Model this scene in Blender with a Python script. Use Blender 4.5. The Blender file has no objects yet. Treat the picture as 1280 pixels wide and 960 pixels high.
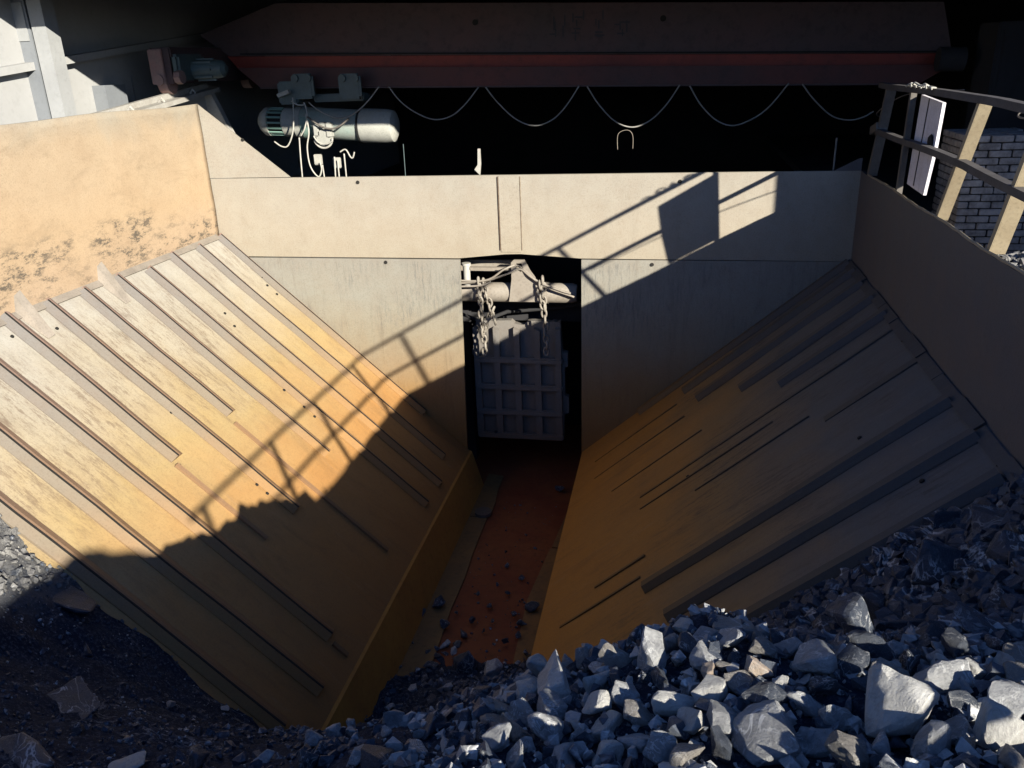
import bpy, bmesh, math, random
import numpy as np
from mathutils import Vector, Matrix, noise
R = math.radians
rnd = random.Random(7)
C = bpy.context.scene.collection
S = bpy.context.scene

# ------------------------------------------------------------------ camera
RIGHT = None
def cam_rot(rx, ry, rz):
    cx, sx, cy, sy, cz, sz = math.cos(rx), math.sin(rx), math.cos(ry), math.sin(ry), math.cos(rz), math.sin(rz)
    right = Vector((cz, sz, 0)); f0 = Vector((-sz, cz, 0)); u0 = Vector((0, 0, 1))
    fwd = cx*f0 - sx*u0; up = cx*u0 + sx*f0
    return cy*right + sy*up, -sy*right + cy*up, fwd
CR, CU, CF = cam_rot(0.37166, -0.03863, 0.20238)
CP = Vector((0.4937, -11.7619, 1.5032)); FPX = 1035.9
cd = bpy.data.cameras.new('camera'); cam = bpy.data.objects.new('camera', cd); C.objects.link(cam)
cd.sensor_width = 36; cd.lens = FPX/1280*36; cd.clip_start = .05; cd.clip_end = 2000
m = Matrix.Identity(4)
for i in range(3): m[i][0] = CR[i]; m[i][1] = CU[i]; m[i][2] = -CF[i]; m[i][3] = CP[i]
cam.matrix_world = m; S.camera = cam
def ray(px, py): return CR*((px-640)/FPX) + CU*((480-py)/FPX) + CF
def onp(px, py, ax, v):
    r = ray(px, py); t = (v-CP[ax])/r[ax]; return CP + r*t

# ------------------------------------------------------------------ light
SUN = Vector((-1, 1.02, -.525)).normalized()          # direction the sunlight travels
w = bpy.data.worlds.new('World'); S.world = w; w.use_nodes = True
nt = w.node_tree; bg = nt.nodes['Background']; sk = nt.nodes.new('ShaderNodeTexSky')
sk.sky_type = 'NISHITA'; sk.sun_disc = False
sk.sun_elevation = math.asin(-SUN.z); sk.sun_rotation = math.atan2(-SUN.x, -SUN.y)
sk.air_density = 1.0; sk.dust_density = .1; sk.ozone_density = 5.0
tint = nt.nodes.new('ShaderNodeMix'); tint.data_type = 'RGBA'; tint.blend_type = 'MULTIPLY'; tint.inputs[0].default_value = 1; tint.inputs[7].default_value = (.90, .96, 1.20, 1)
nt.links.new(sk.outputs[0], tint.inputs[6]); nt.links.new(tint.outputs[2], bg.inputs[0]); bg.inputs[1].default_value = .05
sl = bpy.data.lights.new('sun', 'SUN'); sl.energy = 5.0; sl.angle = R(.55); sl.color = (1, .94, .80)
so = bpy.data.objects.new('sun', sl); C.objects.link(so); so.rotation_euler = SUN.to_track_quat('-Z', 'Y').to_euler(); so.location = (8, -20, 12)
S.view_settings.view_transform = 'Standard'; S.view_settings.look = 'None'; S.view_settings.exposure = 1.75; S.view_settings.gamma = 1
S.view_settings.use_curve_mapping = False
S.render.engine = 'CYCLES'

# ------------------------------------------------------------------ materials
ALB = .43
class N:
    def __init__(s, name):
        s.m = bpy.data.materials.new(name); s.m.use_nodes = True; s.t = s.m.node_tree
        s.b = s.t.nodes['Principled BSDF']; s.al = ALB   # weathered surfaces: tones below are relative, this sets the real albedo
    def n(s, ty, **k):
        o = s.t.nodes.new(ty)
        for a, v in k.items(): setattr(o, a, v)
        return o
    def l(s, a, b): s.t.links.new(a, b)
    def pos(s, scale=(1, 1, 1), rot=(0, 0, 0)):
        g = s.n('ShaderNodeNewGeometry'); mp = s.n('ShaderNodeMapping'); mp.inputs['Scale'].default_value = scale; mp.inputs['Rotation'].default_value = rot
        s.l(g.outputs['Position'], mp.inputs[0]); return mp.outputs[0]
    def obj(s, scale=(1, 1, 1)):
        g = s.n('ShaderNodeTexCoord'); mp = s.n('ShaderNodeMapping'); mp.inputs['Scale'].default_value = scale
        s.l(g.outputs['Object'], mp.inputs[0]); return mp.outputs[0]
    def noise(s, vec, scale, detail=4, rough=.6, dist=0):
        o = s.n('ShaderNodeTexNoise'); o.inputs['Scale'].default_value = scale; o.inputs['Detail'].default_value = detail
        o.inputs['Roughness'].default_value = rough; o.inputs['Distortion'].default_value = dist; s.l(vec, o.inputs['Vector']); return o.outputs[0]
    def ramp(s, fac, stops, interp='LINEAR'):
        o = s.n('ShaderNodeValToRGB'); e = o.color_ramp; e.interpolation = interp
        while len(e.elements) < len(stops): e.elements.new(.5)
        for el, (p, c) in zip(e.elements, stops):
            el.position = p; el.color = (*c, 1) if isinstance(c, tuple) else (c, c, c, 1)
        s.l(fac, o.inputs[0]); return o.outputs[0]
    def mix(s, fac, a, b, mode='MIX'):
        o = s.n('ShaderNodeMix', data_type='RGBA', blend_type=mode)
        for i, v in ((0, fac), (6, a), (7, b)):
            if isinstance(v, (float, int)): o.inputs[i].default_value = v
            elif isinstance(v, tuple): o.inputs[i].default_value = (*v, 1)
            else: s.l(v, o.inputs[i])
        return o.outputs[2]
    def math(s, op, a, b=0., clamp=False):
        o = s.n('ShaderNodeMath', operation=op, use_clamp=clamp)
        for i, v in ((0, a), (1, b)):
            if isinstance(v, (float, int)): o.inputs[i].default_value = v
            else: s.l(v, o.inputs[i])
        return o.outputs[0]
    def axis(s, ax, lo, hi):
        g = s.n('ShaderNodeNewGeometry'); sp = s.n('ShaderNodeSeparateXYZ'); s.l(g.outputs['Position'], sp.inputs[0])
        mr = s.n('ShaderNodeMapRange'); mr.inputs[1].default_value = lo; mr.inputs[2].default_value = hi
        s.l(sp.outputs[ax], mr.inputs[0]); return mr.outputs[0]
    def bump(s, h, strength=.3, dist=.01, prev=None):
        o = s.n('ShaderNodeBump'); o.inputs['Strength'].default_value = strength; o.inputs['Distance'].default_value = dist
        s.l(h, o.inputs['Height']);
        if prev is not None: s.l(prev, o.inputs['Normal'])
        return o.outputs[0]
    def out(s, col, rough=.7, nrm=None, metal=0., spec=.4):
        col = s.mix(1., col, (s.al,)*3, 'MULTIPLY')
        for k, v in (('Base Color', col), ('Roughness', rough), ('Metallic', metal)):
            if isinstance(v, (float, int)): s.b.inputs[k].default_value = v
            elif isinstance(v, tuple): s.b.inputs[k].default_value = (*v, 1)
            else: s.l(v, s.b.inputs[k])
        s.b.inputs['Specular IOR Level'].default_value = spec
        if nrm is not None: s.l(nrm, s.b.inputs['Normal'])
        return s.m

def paint(name, col, col2=None, scale=3., rough=.6, grime=.35, spec=.35, metal=0.):
    """plain painted / dusty surface with uneven tone and dirt"""
    k = N(name); p = k.pos(); col2 = col2 or tuple(c*.6 for c in col)
    a = k.noise(p, scale, 6, .65); b = k.noise(p, scale*9, 5, .7)
    c = k.mix(k.ramp(a, [(.35, 0.), (.7, 1.)]), col, col2)
    c = k.mix(k.math('MULTIPLY', k.ramp(b, [(.5, 0.), (.72, 1.)]), grime), c, tuple(x*.35 for x in col2))
    return k.out(c, rough, k.bump(b, .25, .006), metal, spec)

def plate(name, ax, lo, hi, stops, streak=(1, 1, 1), rot=(0, 0, 0), sstr=.35, blot=None, extra=None, rough=.72, warp=.25, gate=(.42, .55)):
    """steel liner plate: tone runs along one axis, with drag streaks, dust, rust specks"""
    k = N(name); p = k.pos(); h = k.axis(ax, lo, hi)
    wv = k.noise(p, .9, 5, .6, .4)
    h2 = k.math('ADD', h, k.math('MULTIPLY', k.math('SUBTRACT', wv, .5), warp*2), True)
    c = k.ramp(h2, stops)
    sp = k.pos(streak, rot)
    s1 = k.noise(sp, 1.0, 9, .78, .5); s2 = k.noise(sp, 2.3, 8, .8, .3)
    c = k.mix(k.math('MULTIPLY', k.ramp(s1, [(.52, 0.), (.75, 1.)]), sstr), c, k.mix(.75, c, (.07, .045, .03)))
    c = k.mix(k.math('MULTIPLY', k.ramp(s2, [(.56, 0.), (.68, 1.)]), sstr*.35), c, k.mix(.5, c, (.75, .66, .55)))
    g = k.noise(p, 55, 3, .8)
    c = k.mix(k.math('MULTIPLY', k.ramp(g, [(.35, 1.), (.5, 0.)]), .35), c, k.mix(.6, c, (.08, .05, .03)))
    m2 = k.noise(p, 3.2, 6, .7)
    c = k.mix(k.math('MULTIPLY', k.ramp(m2, [(.4, 0.), (.75, 1.)]), .35), c, k.mix(.55, c, (.30, .17, .09)))
    sc = k.noise(k.pos(tuple(q*2.5 for q in streak), rot), 4, 3, .5); sc = k.math('ABSOLUTE', k.math('SUBTRACT', sc, .5))
    c = k.mix(k.math('MULTIPLY', k.ramp(sc, [(0., 1.), (.006, 0.)]), k.ramp(k.noise(p, 1.3, 4, .6), [(.5, 0.), (.6, .6)])), c, k.mix(.6, c, (.10, .07, .05)))
    d3 = k.noise(p, 14, 8, .85); c = k.mix(k.math('MULTIPLY', k.ramp(d3, [(.3, 1.), (.48, 0.)]), .4), c, k.mix(.45, c, (.10, .06, .03)))
    if blot:                       # worn dark patches that lie in a band of the plate
        (a2, b0, b1, b2, b3, amt, colb) = blot
        t = k.axis(a2, b0, b3)
        band = k.ramp(t, [(0., 0.), ((b1-b0)/(b3-b0), 1.), ((b2-b0)/(b3-b0), 1.), (1., 0.)])
        n3 = k.noise(k.pos(tuple(q*1.6 for q in streak), rot), 2.2, 8, .85)
        n4 = k.noise(p, .8, 3, .5)
        f_ = k.math('MULTIPLY', k.ramp(n3, [(.5, 0.), (.58, 1.)]), k.ramp(n4, [(gate[0], 0.), (gate[1], 1.)]))
        c = k.mix(k.math('MULTIPLY', k.math('MULTIPLY', band, f_), amt), c, colb)
    if extra: c = extra(k, c, p)
    n = k.bump(g, .35, .004); n = k.bump(s1, .2, .006, n); n = k.bump(k.noise(p, 1.1, 2, .4), .5, .05, n)
    return k.out(c, rough, n, 0., .3)

# streak spaces: the plates' fall lines
# left slope falls along (+x,-z): rotate so that local x runs down the slope
M = {}
def slope_vec_stops(): pass
M['slope_left'] = plate('steel_slope_left', 2, -4.3, -.85,
    [(0., (.48, .205, .05)), (.3, (.58, .30, .10)), (.55, (.58, .42, .20)), (.8, (.58, .51, .39)), (1., (.58, .55, .49))],
    streak=(.9, 4, .9), sstr=.5, warp=.16, blot=(2, -2.9, -2.1, -1.1, -.85, .6, (.20, .13, .09)), gate=(.42, .58))
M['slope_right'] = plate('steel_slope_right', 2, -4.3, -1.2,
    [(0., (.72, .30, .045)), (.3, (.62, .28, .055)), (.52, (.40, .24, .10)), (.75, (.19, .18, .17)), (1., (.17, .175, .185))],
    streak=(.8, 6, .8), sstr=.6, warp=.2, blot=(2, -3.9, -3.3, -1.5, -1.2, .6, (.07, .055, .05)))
M['back_upper'] = plate('steel_back_upper', 2, -1.2, 0,
    [(0., (.50, .44, .345)), (.45, (.52, .462, .375)), (1., (.49, .45, .385))], streak=(3, 1, 1.2), sstr=.22, warp=.3)
M['back_lower'] = plate('steel_back_lower', 2, -4.3, -1.2,
    [(0., (.42, .18, .035)), (.3, (.42, .25, .10)), (.6, (.40, .35, .26)), (.8, (.40, .385, .33)), (1., (.39, .37, .325))],
    streak=(7, 1, .8), sstr=.5, warp=.12, blot=(2, -2.6, -2.0, -1.3, -1.22, .6, (.17, .17, .17)), gate=(.40, .56))
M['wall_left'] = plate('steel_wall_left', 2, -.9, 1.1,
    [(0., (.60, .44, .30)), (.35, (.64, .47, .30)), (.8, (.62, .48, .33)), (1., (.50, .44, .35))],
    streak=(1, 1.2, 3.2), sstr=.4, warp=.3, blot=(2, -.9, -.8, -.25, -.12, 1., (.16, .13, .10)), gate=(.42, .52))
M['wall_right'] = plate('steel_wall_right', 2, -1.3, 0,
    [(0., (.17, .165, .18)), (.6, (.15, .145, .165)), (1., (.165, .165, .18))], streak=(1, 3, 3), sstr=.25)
M['rib_face'] = plate('rib_shaded_steel', 2, -4.3, -.85,  # weaker light on the tilted near leg is put into a darker grey
    [(0., (.44, .19, .045)), (.35, (.42, .23, .08)), (.6, (.27, .22, .16)), (1., (.235, .22, .21))], streak=(.8, 6, .8), sstr=.3, warp=.12)
M['rib_top'] = plate('rib_brown_steel', 2, -4.3, -.85,
    [(0., (.30, .14, .05)), (.5, (.40, .24, .13)), (1., (.42, .29, .24))], streak=(.8, 6, .8), sstr=.4)
M['rib_right'] = plate('rib_shadow_steel', 2, -4.3, -1.2,  # darker than the plate: shadow bands along the ribs painted into the tone
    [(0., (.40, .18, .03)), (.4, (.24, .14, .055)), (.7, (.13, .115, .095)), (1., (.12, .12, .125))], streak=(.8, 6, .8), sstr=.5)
M['edge'] = paint('edge_rust', (.80, .36, .06), (.60, .25, .05), 1.5, .75)
M['bolt'] = paint('bolt_black', (.02, .018, .016), None, 8, .8, .1)
M['weld'] = paint('weld_bead', (.40, .33, .26), (.25, .18, .12), 18, .6)
M['weld_dark'] = paint('weld_rusty', (.12, .075, .05), (.25, .18, .12), 14, .7)
M['gusset'] = paint('gusset_grey', (.44, .38, .32), (.30, .26, .22), 5, .7)
M['rail'] = paint('rail_weathered', (.15, .14, .145), (.10, .09, .09), 5, .65)
M['post'] = paint('post_cream_paint', (.60, .50, .34), (.48, .38, .25), 4, .6)
M['post_dark'] = paint('post_dark_paint', (.22, .20, .18), (.15, .13, .12), 5, .65)
ALB = .62
M['board'] = plate('board_faded', 2, 0, 1.1, [(0., (.85, .82, .9)), (1., (.95, .92, 1.))], streak=(1, 14, 1), sstr=.5)
ALB = .43
M['shed_wall'] = paint('shed_wall_white', (.56, .56, .56), (.50, .50, .50), 1.2, .8, .15)
M['col_light'] = paint('column_light_grey', (.50, .51, .52), (.42, .43, .44), 1.6, .55, .2)
M['col_grey'] = paint('column_grey', (.31, .33, .36), (.27, .29, .32), 1.6, .5, .2)
M['rail_steel'] = paint('crane_rail_steel', (.62, .60, .56), (.45, .42, .38), 4, .5, .4)
M['dark'] = paint('shade_black', (.028, .027, .030), (.018, .018, .02), 1.5, .9)  # near-black: the shade of the shed interior is put into the colour
M['darkwall'] = paint('shade_dark_grey', (.045, .044, .05), (.03, .03, .033), 1., .9)  # dark tone stands in for shade on things inside the shed
M['maroon'] = paint('girder_dusty_maroon', (.15, .085, .09), (.10, .08, .09), .9, .7, .5)
M['red'] = paint('girder_red_paint', (.42, .055, .03), (.25, .04, .03), .8, .6, .4)
M['letter'] = paint('faded_letter_paint', (.055, .05, .07), (.045, .045, .06), 1.)
M['redflange'] = paint('girder_dusty_red', (.20, .06, .055), (.10, .06, .065), .7, .7, .4)
M['pinkred'] = paint('carriage_faded_red', (.50, .27, .24), (.42, .30, .28), 4, .6, .4)
M['motor'] = paint('motor_teal', (.15, .22, .23), (.10, .14, .15), 4, .5)
M['hoist'] = paint('hoist_pale_green', (.42, .52, .48), (.46, .47, .43), 3, .45, .45)
M['hoist_white'] = paint('hoist_dusty_white', (.62, .62, .57), (.5, .5, .46), 5, .5, .4)
M['hoist_green'] = paint('hoist_mint_green', (.25, .46, .40), (.33, .45, .4), 4, .45, .4)
M['cable'] = paint('cable_pale', (.50, .48, .45), (.36, .34, .32), 10, .6, .3)
M['pale'] = paint('pale_dusty', (.66, .64, .58), (.5, .48, .44), 10, .6, .3)
M['chain'] = paint('chain_dusty', (.46, .42, .36), (.26, .22, .18), 9, .6, .5)
M['pipe'] = paint('pipe_dusty_tan', (.44, .39, .33), (.34, .29, .24), 3, .65, .4)
M['gate'] = plate('gate_cast_steel', 2, -4.3, -2.3, [(0., (.22, .15, .11)), (.3, (.24, .21, .19)), (1., (.30, .285, .265))], streak=(3, 3, 1.5), sstr=.5)
M['floor_red'] = paint('trough_red_mud', (.26, .048, .014), (.36, .10, .025), 1.3, .75, .6)
M['liner'] = paint('trough_liner_ochre', (.40, .19, .055), (.24, .13, .055), 1.6, .7, .5)
M['concrete'] = paint('slab_concrete', (.12, .115, .11), (.07, .068, .065), 1.4, .9)

def brick_mat():
    k = N('old_brick'); g = k.n('ShaderNodeTexCoord'); mp = k.n('ShaderNodeMapping'); mp.inputs['Rotation'].default_value = (R(90), 0, 0)
    k.l(g.outputs['Object'], mp.inputs[0]); p = mp.outputs[0]
    n1 = k.noise(k.pos(), 9, 6, .7); c = k.mix(k.ramp(n1, [(.35, 0.), (.65, 1.)]), (.24, .22, .21), (.55, .52, .50))
    return k.out(c, .9, k.bump(n1, .5, .01))
M['brick'] = brick_mat()

def rock_mat(name, c1, c2, vein=.5, rough=(.35, .75), spec=.5, al=.78):
    k = N(name); k.al = al; p = k.obj(); oi = k.n('ShaderNodeObjectInfo')
    ad = k.n('ShaderNodeVectorMath', operation='ADD'); k.l(p, ad.inputs[0])
    mu = k.n('ShaderNodeVectorMath', operation='SCALE'); mu.inputs[3].default_value = 17
    cb = k.n('ShaderNodeCombineXYZ'); k.l(oi.outputs['Random'], cb.inputs[0]); k.l(oi.outputs['Random'], cb.inputs[1]); k.l(cb.outputs[0], mu.inputs[0]); k.l(mu.outputs[0], ad.inputs[1])
    q = ad.outputs[0]
    n1 = k.noise(q, 5, 8, .75, .3); n2 = k.noise(q, 40, 8, .8)
    c = k.mix(k.ramp(n1, [(.35, 0.), (.65, 1.)]), c1, c2)
    c = k.mix(k.ramp(oi.outputs['Random'], [(0., 0.), (1., .55)]), c, tuple(x*.55 for x in c1))
    c = k.mix(k.math('MULTIPLY', k.ramp(n2, [(.55, 0.), (.7, 1.)]), .45), c, (.62, .62, .60))
    n4 = k.noise(q, 3.1, 9, .8, .8); c = k.mix(k.math('MULTIPLY', k.ramp(n4, [(.5, 0.), (.62, 1.)]), .55), c, tuple(x*.5 for x in c1))
    if vein:                       # white calcite veins
        v = k.noise(q, 2.6, 4, .55, 1.6); v = k.math('ABSOLUTE', k.math('SUBTRACT', v, .5))
        vm = k.ramp(v, [(0., 1.), (.012, .6), (.03, 0.)])
        n5 = k.noise(q, 1.5, 2); vm = k.math('MULTIPLY', vm, k.ramp(n5, [(.45, 0.), (.6, 1.)]))
        c = k.mix(k.math('MULTIPLY', vm, vein), c, (.80, .80, .80))
    r = k.ramp(n1, [(.3, rough[0]), (.7, rough[1])])
    n = k.bump(n2, .7, .012); n = k.bump(k.noise(q, 9, 8, .75), .8, .035, n)
    return k.out(c, r, n, 0., spec)
M['rock'] = rock_mat('grey_ore_rock', (.27, .275, .29), (.46, .465, .475), .8)
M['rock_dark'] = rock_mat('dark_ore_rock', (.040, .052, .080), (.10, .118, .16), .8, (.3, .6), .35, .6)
M['rock_tan'] = rock_mat('tan_ore_rock', (.50, .36, .26), (.42, .38, .35), .2)
M['rock_brown'] = rock_mat('brownish_grey_ore_rock', (.20, .185, .175), (.34, .31, .28), .4)
M['rock_warm'] = rock_mat('pale_grey_ore_rock', (.48, .47, .45), (.60, .59, .57), .3)

def ground_mat():
    k = N('ore_fines'); p = k.pos()
    n1 = k.noise(p, 2.2, 8, .7); n2 = k.noise(p, 35, 6, .8); n3 = k.noise(p, 120, 2, .6)
    c = k.mix(k.ramp(n1, [(.35, 0.), (.7, 1.)]), (.017, .028, .055), (.034, .050, .088))
    c = k.mix(k.ramp(n2, [(.5, 0.), (.62, 1.)]), c, (.16, .17, .21))
    vo = k.n('ShaderNodeTexVoronoi'); vo.inputs['Scale'].default_value = 26; k.l(p, vo.inputs['Vector'])
    sp = k.math('MULTIPLY', k.ramp(vo.outputs['Distance'], [(.0, 1.), (.16, 1.), (.2, 0.)]), k.ramp(vo.outputs['Color'], [(.8, 0.), (.86, 1.)]))
    c = k.mix(sp, c, (.62, .63, .66))
    v = k.math('ABSOLUTE', k.math('SUBTRACT', k.noise(p, 1.4, 6, .65, 1.2), .5))
    c = k.mix(k.math('MULTIPLY', k.ramp(v, [(0., 1.), (.015, 0.)]), k.ramp(k.noise(p, 1., 3), [(.5, 0.), (.62, .8)])), c, (.5, .5, .52))
    pm = k.math('MULTIPLY', k.axis(0, -4.3, -5.0), k.ramp(k.noise(p, 5, 8, .75), [(.35, 0.), (.5, 1.)]), True)
    c = k.mix(pm, c, (.40, .39, .38))
    n = k.bump(n2, .8, .03); n = k.bump(n3, .5, .008, n)
    return k.out(c, k.ramp(n2, [(.3, .75), (.7, 1.)]), n, 0., .08)
M['fines'] = ground_mat()
def dusty_mat():
    k = N('pale_ore_dust'); p = k.pos()
    n1 = k.noise(p, 4, 8, .8); n2 = k.noise(p, 40, 6, .8)
    c = k.mix(k.ramp(n1, [(.4, 0.), (.6, 1.)]), (.12, .12, .13), (.42, .41, .40))
    return k.out(c, .85, k.bump(n2, .8, .02))
M['rubble_pale'] = dusty_mat()

# ------------------------------------------------------------------ mesh helpers
def tag(o, label=None, cat=None, group=None, kind=None):
    if label: o['label'] = label
    if cat: o['category'] = cat
    if group: o['group'] = group
    if kind: o['kind'] = kind
    return o
def thing(name, label, cat, loc=(0, 0, 0), group=None):
    o = bpy.data.objects.new(name, None); C.objects.link(o); o.location = loc; o.empty_display_size = .2
    return tag(o, label, cat, group)
def link(name, bm, mat, parent=None, smooth=False, label=None):
    me = bpy.data.meshes.new(name); bmesh.ops.recalc_face_normals(bm, faces=bm.faces[:])
    bm.to_mesh(me); bm.free()
    if smooth:
        for f in me.polygons: f.use_smooth = True
    me.materials.append(mat)
    o = bpy.data.objects.new(name, me); C.objects.link(o)
    if parent is not None:
        o.parent = parent
        loc = Vector((0, 0, 0)); q = parent
        while q is not None: loc += Vector(q.location); q = q.parent
        me.transform(Matrix.Translation(-loc))
    if label: o['label'] = label
    return o
def B(): return bmesh.new()
def box(bm, lo, hi, bev=0.):
    lo, hi = Vector(lo), Vector(hi); c = (lo+hi)/2; s = hi-lo
    r = bmesh.ops.create_cube(bm, size=1, matrix=Matrix.Translation(c) @ Matrix.Diagonal((abs(s.x), abs(s.y), abs(s.z), 1)))
    if bev: bmesh.ops.bevel(bm, geom=list({e for v in r['verts'] for e in v.link_edges}), offset=bev, segments=2, affect='EDGES')
    return bm
def prism(bm, pts, d):
    """polygon pts (3D) extruded by vector d"""
    d = Vector(d); a = [bm.verts.new(Vector(p)) for p in pts]; b = [bm.verts.new(Vector(p)+d) for p in pts]
    bm.faces.new(a); bm.faces.new(b[::-1]); n = len(a)
    for i in range(n): bm.faces.new((a[i], a[(i+1) % n], b[(i+1) % n], b[i]))
    return bm
def bar(bm, p, q, wx, wz, up=(0, 0, 1)):
    """rectangular bar from p to q: wz along up, wx sideways"""
    p, q = Vector(p), Vector(q); d = (q-p).normalized(); u = Vector(up); u = (u-d*u.dot(d)).normalized(); s = d.cross(u)
    pts = [p+s*a*wx/2+u*b*wz/2 for a, b in ((-1, -1), (1, -1), (1, 1), (-1, 1))]
    return prism(bm, pts, q-p)
def tube(bm, pts, r, n=8, cap=True):
    pts = [Vector(p) for p in pts]; rings = []; k = len(pts); pu = None
    for i, p in enumerate(pts):
        d = (pts[min(i+1, k-1)]-pts[max(i-1, 0)]).normalized()
        u = pu if pu is not None else (Vector((0, 0, 1)) if abs(d.z) < .9 else Vector((1, 0, 0)))
        u = (u-d*u.dot(d)).normalized(); pu = u; s = d.cross(u); rr = r[i] if isinstance(r, (list, tuple)) else r
        rings.append([bm.verts.new(p+(u*math.cos(2*math.pi*j/n)+s*math.sin(2*math.pi*j/n))*rr) for j in range(n)])
    for i in range(k-1):
        for j in range(n): bm.faces.new((rings[i][j], rings[i][(j+1) % n], rings[i+1][(j+1) % n], rings[i+1][j]))
    if cap: bm.faces.new(rings[0][::-1]); bm.faces.new(rings[-1])
    return bm
def shade(o, ang=35):
    for f in o.data.polygons: f.use_smooth = True
    try: o.data.set_sharp_from_angle(angle=R(ang))
    except Exception: pass
    return o

# ------------------------------------------------------------------ measured hopper geometry
XL, XR = -6.519, 2.85            # side walls
XBL, XBR = -2.653, -.834         # bottom edges of the two slopes
ZSL, ZSR, ZBL, ZBR = -.82, -1.186, -4.37, -4.287
YF = -7.4                        # where the slopes end under the ore
ZFL = -5.0                       # trough floor
TH = .03
def zl(x): return ZSL+(x-XL)*(ZBL-ZSL)/(XBL-XL)
def zr(x): return ZBR+(x-XBR)*(ZSR-ZBR)/(XR-XBR)
NL = Vector((ZSL-ZBL, 0, XBL-XL)).normalized(); NR = Vector((-(ZSR-ZBR), 0, XR-XBR)).normalized()

# ---- ore heap height field (thin plate spline through surveyed points)
CTRL = [(-6.5,-6.3,-.95),(-5.2,-6.4,-2.05),(-3.76,-6.45,-3.4),(-2.9,-6.4,-4.2),(-2.5,-5.9,-4.75),(-1.8,-3.95,-5.05),(-1.0,-4.0,-5.05),
 (-.5,-4.6,-4.6),(.22,-5.5,-3.6),(1.5,-6.35,-2.3),(2.2,-6.25,-1.74),(2.81,-6.3,-1.26),(2.35,-6.95,-1.35),(1.7,-6.9,-1.95),
 (-6.5,-8,-.3),(-5.2,-7.6,-1.35),(-5.2,-9.2,-.6),(-4,-7.6,-2.5),(-3.6,-8.9,-1.6),(-2.6,-7.4,-3.1),(-2.2,-8.6,-2.1),(-1.9,-9.6,-1.35),(-3,-11,-.7),(-5,-11,-.3),
 (-1.4,-5.6,-4.2),(-1.1,-6.6,-3.45),(-1.0,-7.6,-2.6),(-.8,-8.5,-1.75),(-.55,-9.3,-1.15),(-.1,-9.0,-1.05),
 (.0,-8.5,-1.32),(.3,-8.7,-1.02),(.6,-8.75,-.76),(1.15,-8.85,-.76),(1.7,-8.75,-.74),(2.3,-8.6,-.70),
 (.0,-7.6,-2.1),(.6,-7.7,-1.95),(1.3,-7.7,-1.85),(1.9,-7.7,-1.38),(2.5,-7.4,-1.05),(2.8,-8,-.75),(.4,-6.6,-2.9),(1.2,-7.0,-2.25),
 (0,-9.6,-.76),(.6,-9.6,-.60),(1.3,-9.5,-.50),(2,-9.5,-.42),(2.8,-9.5,-.2),
 (.5,-11.8,-.12),(-1.2,-11,-.5),(0,-10.5,-.42),(1.5,-10.6,-.22),(2.8,-10.6,0),(-3,-13,-.3),(0,-13.5,-.1),(2.8,-12,.2),(-6.5,-10,0),(-6.5,-13,0)]
_c = np.array(CTRL)
def _u(r): return np.where(r > 1e-9, r*r*np.log(np.maximum(r, 1e-9)), 0)
_n = len(_c); _A = np.zeros((_n+3, _n+3)); _d = np.hypot(_c[:, None, 0]-_c[None, :, 0], _c[:, None, 1]-_c[None, :, 1])
_A[:_n, :_n] = _u(_d)+np.eye(_n)*.002; _A[:_n, _n] = 1; _A[:_n, _n+1:] = _c[:, :2]; _A[_n:, :_n] = _A[:_n, _n:].T
_w = np.linalg.solve(_A, np.concatenate([_c[:, 2], [0, 0, 0]]))
def hz_smooth(x, y):
    r = np.hypot(_c[:, 0]-x, _c[:, 1]-y); return float(_w[:_n] @ _u(r) + _w[_n] + _w[_n+1]*x + _w[_n+2]*y)
_rg = [(-16, 1.75), (-14.06, 1.5), (-13.6, 1.28), (-13.15, 1.0), (-12.8, .8), (-12.3, .5), (-11.8, .25), (-11.2, .08), (-10.3, -.08), (-9.5, -.15), (-4, -.1)]
def ridge(y):
    if y <= _rg[0][0]: return _rg[0][1]
    for (a, za), (b, zb) in zip(_rg, _rg[1:]):
        if y <= b: return za+(zb-za)*(y-a)/(b-a)
    return _rg[-1][1]
def bumps(x, y):
    v = Vector((x, y, 0))
    return .10*noise.noise(v*1.7)+.06*noise.noise(v*4.1+Vector((3, 1, 0)))+.03*noise.noise(v*9.7)
def hz(x, y):
    if x > XR: return ridge(y)+bumps(x, y)*.6 - .02*(x-XR)
    z = hz_smooth(x, max(y, -13.5))
    if y < -10.6:
        t = min(1, (-10.6-y)/2.); t2 = max(0, min(1, (x-1.4)/1.4)); z += (ridge(y)-z)*t2*t
    return z+bumps(x, y)
def ray_ore(px, py):
    r = ray(px, py); t = 1.2
    while t < 14:
        p = CP+r*t
        if p.y < -3 and p.x < XR and p.z < hz(p.x, p.y): return p
        t += .03
    return None

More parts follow.
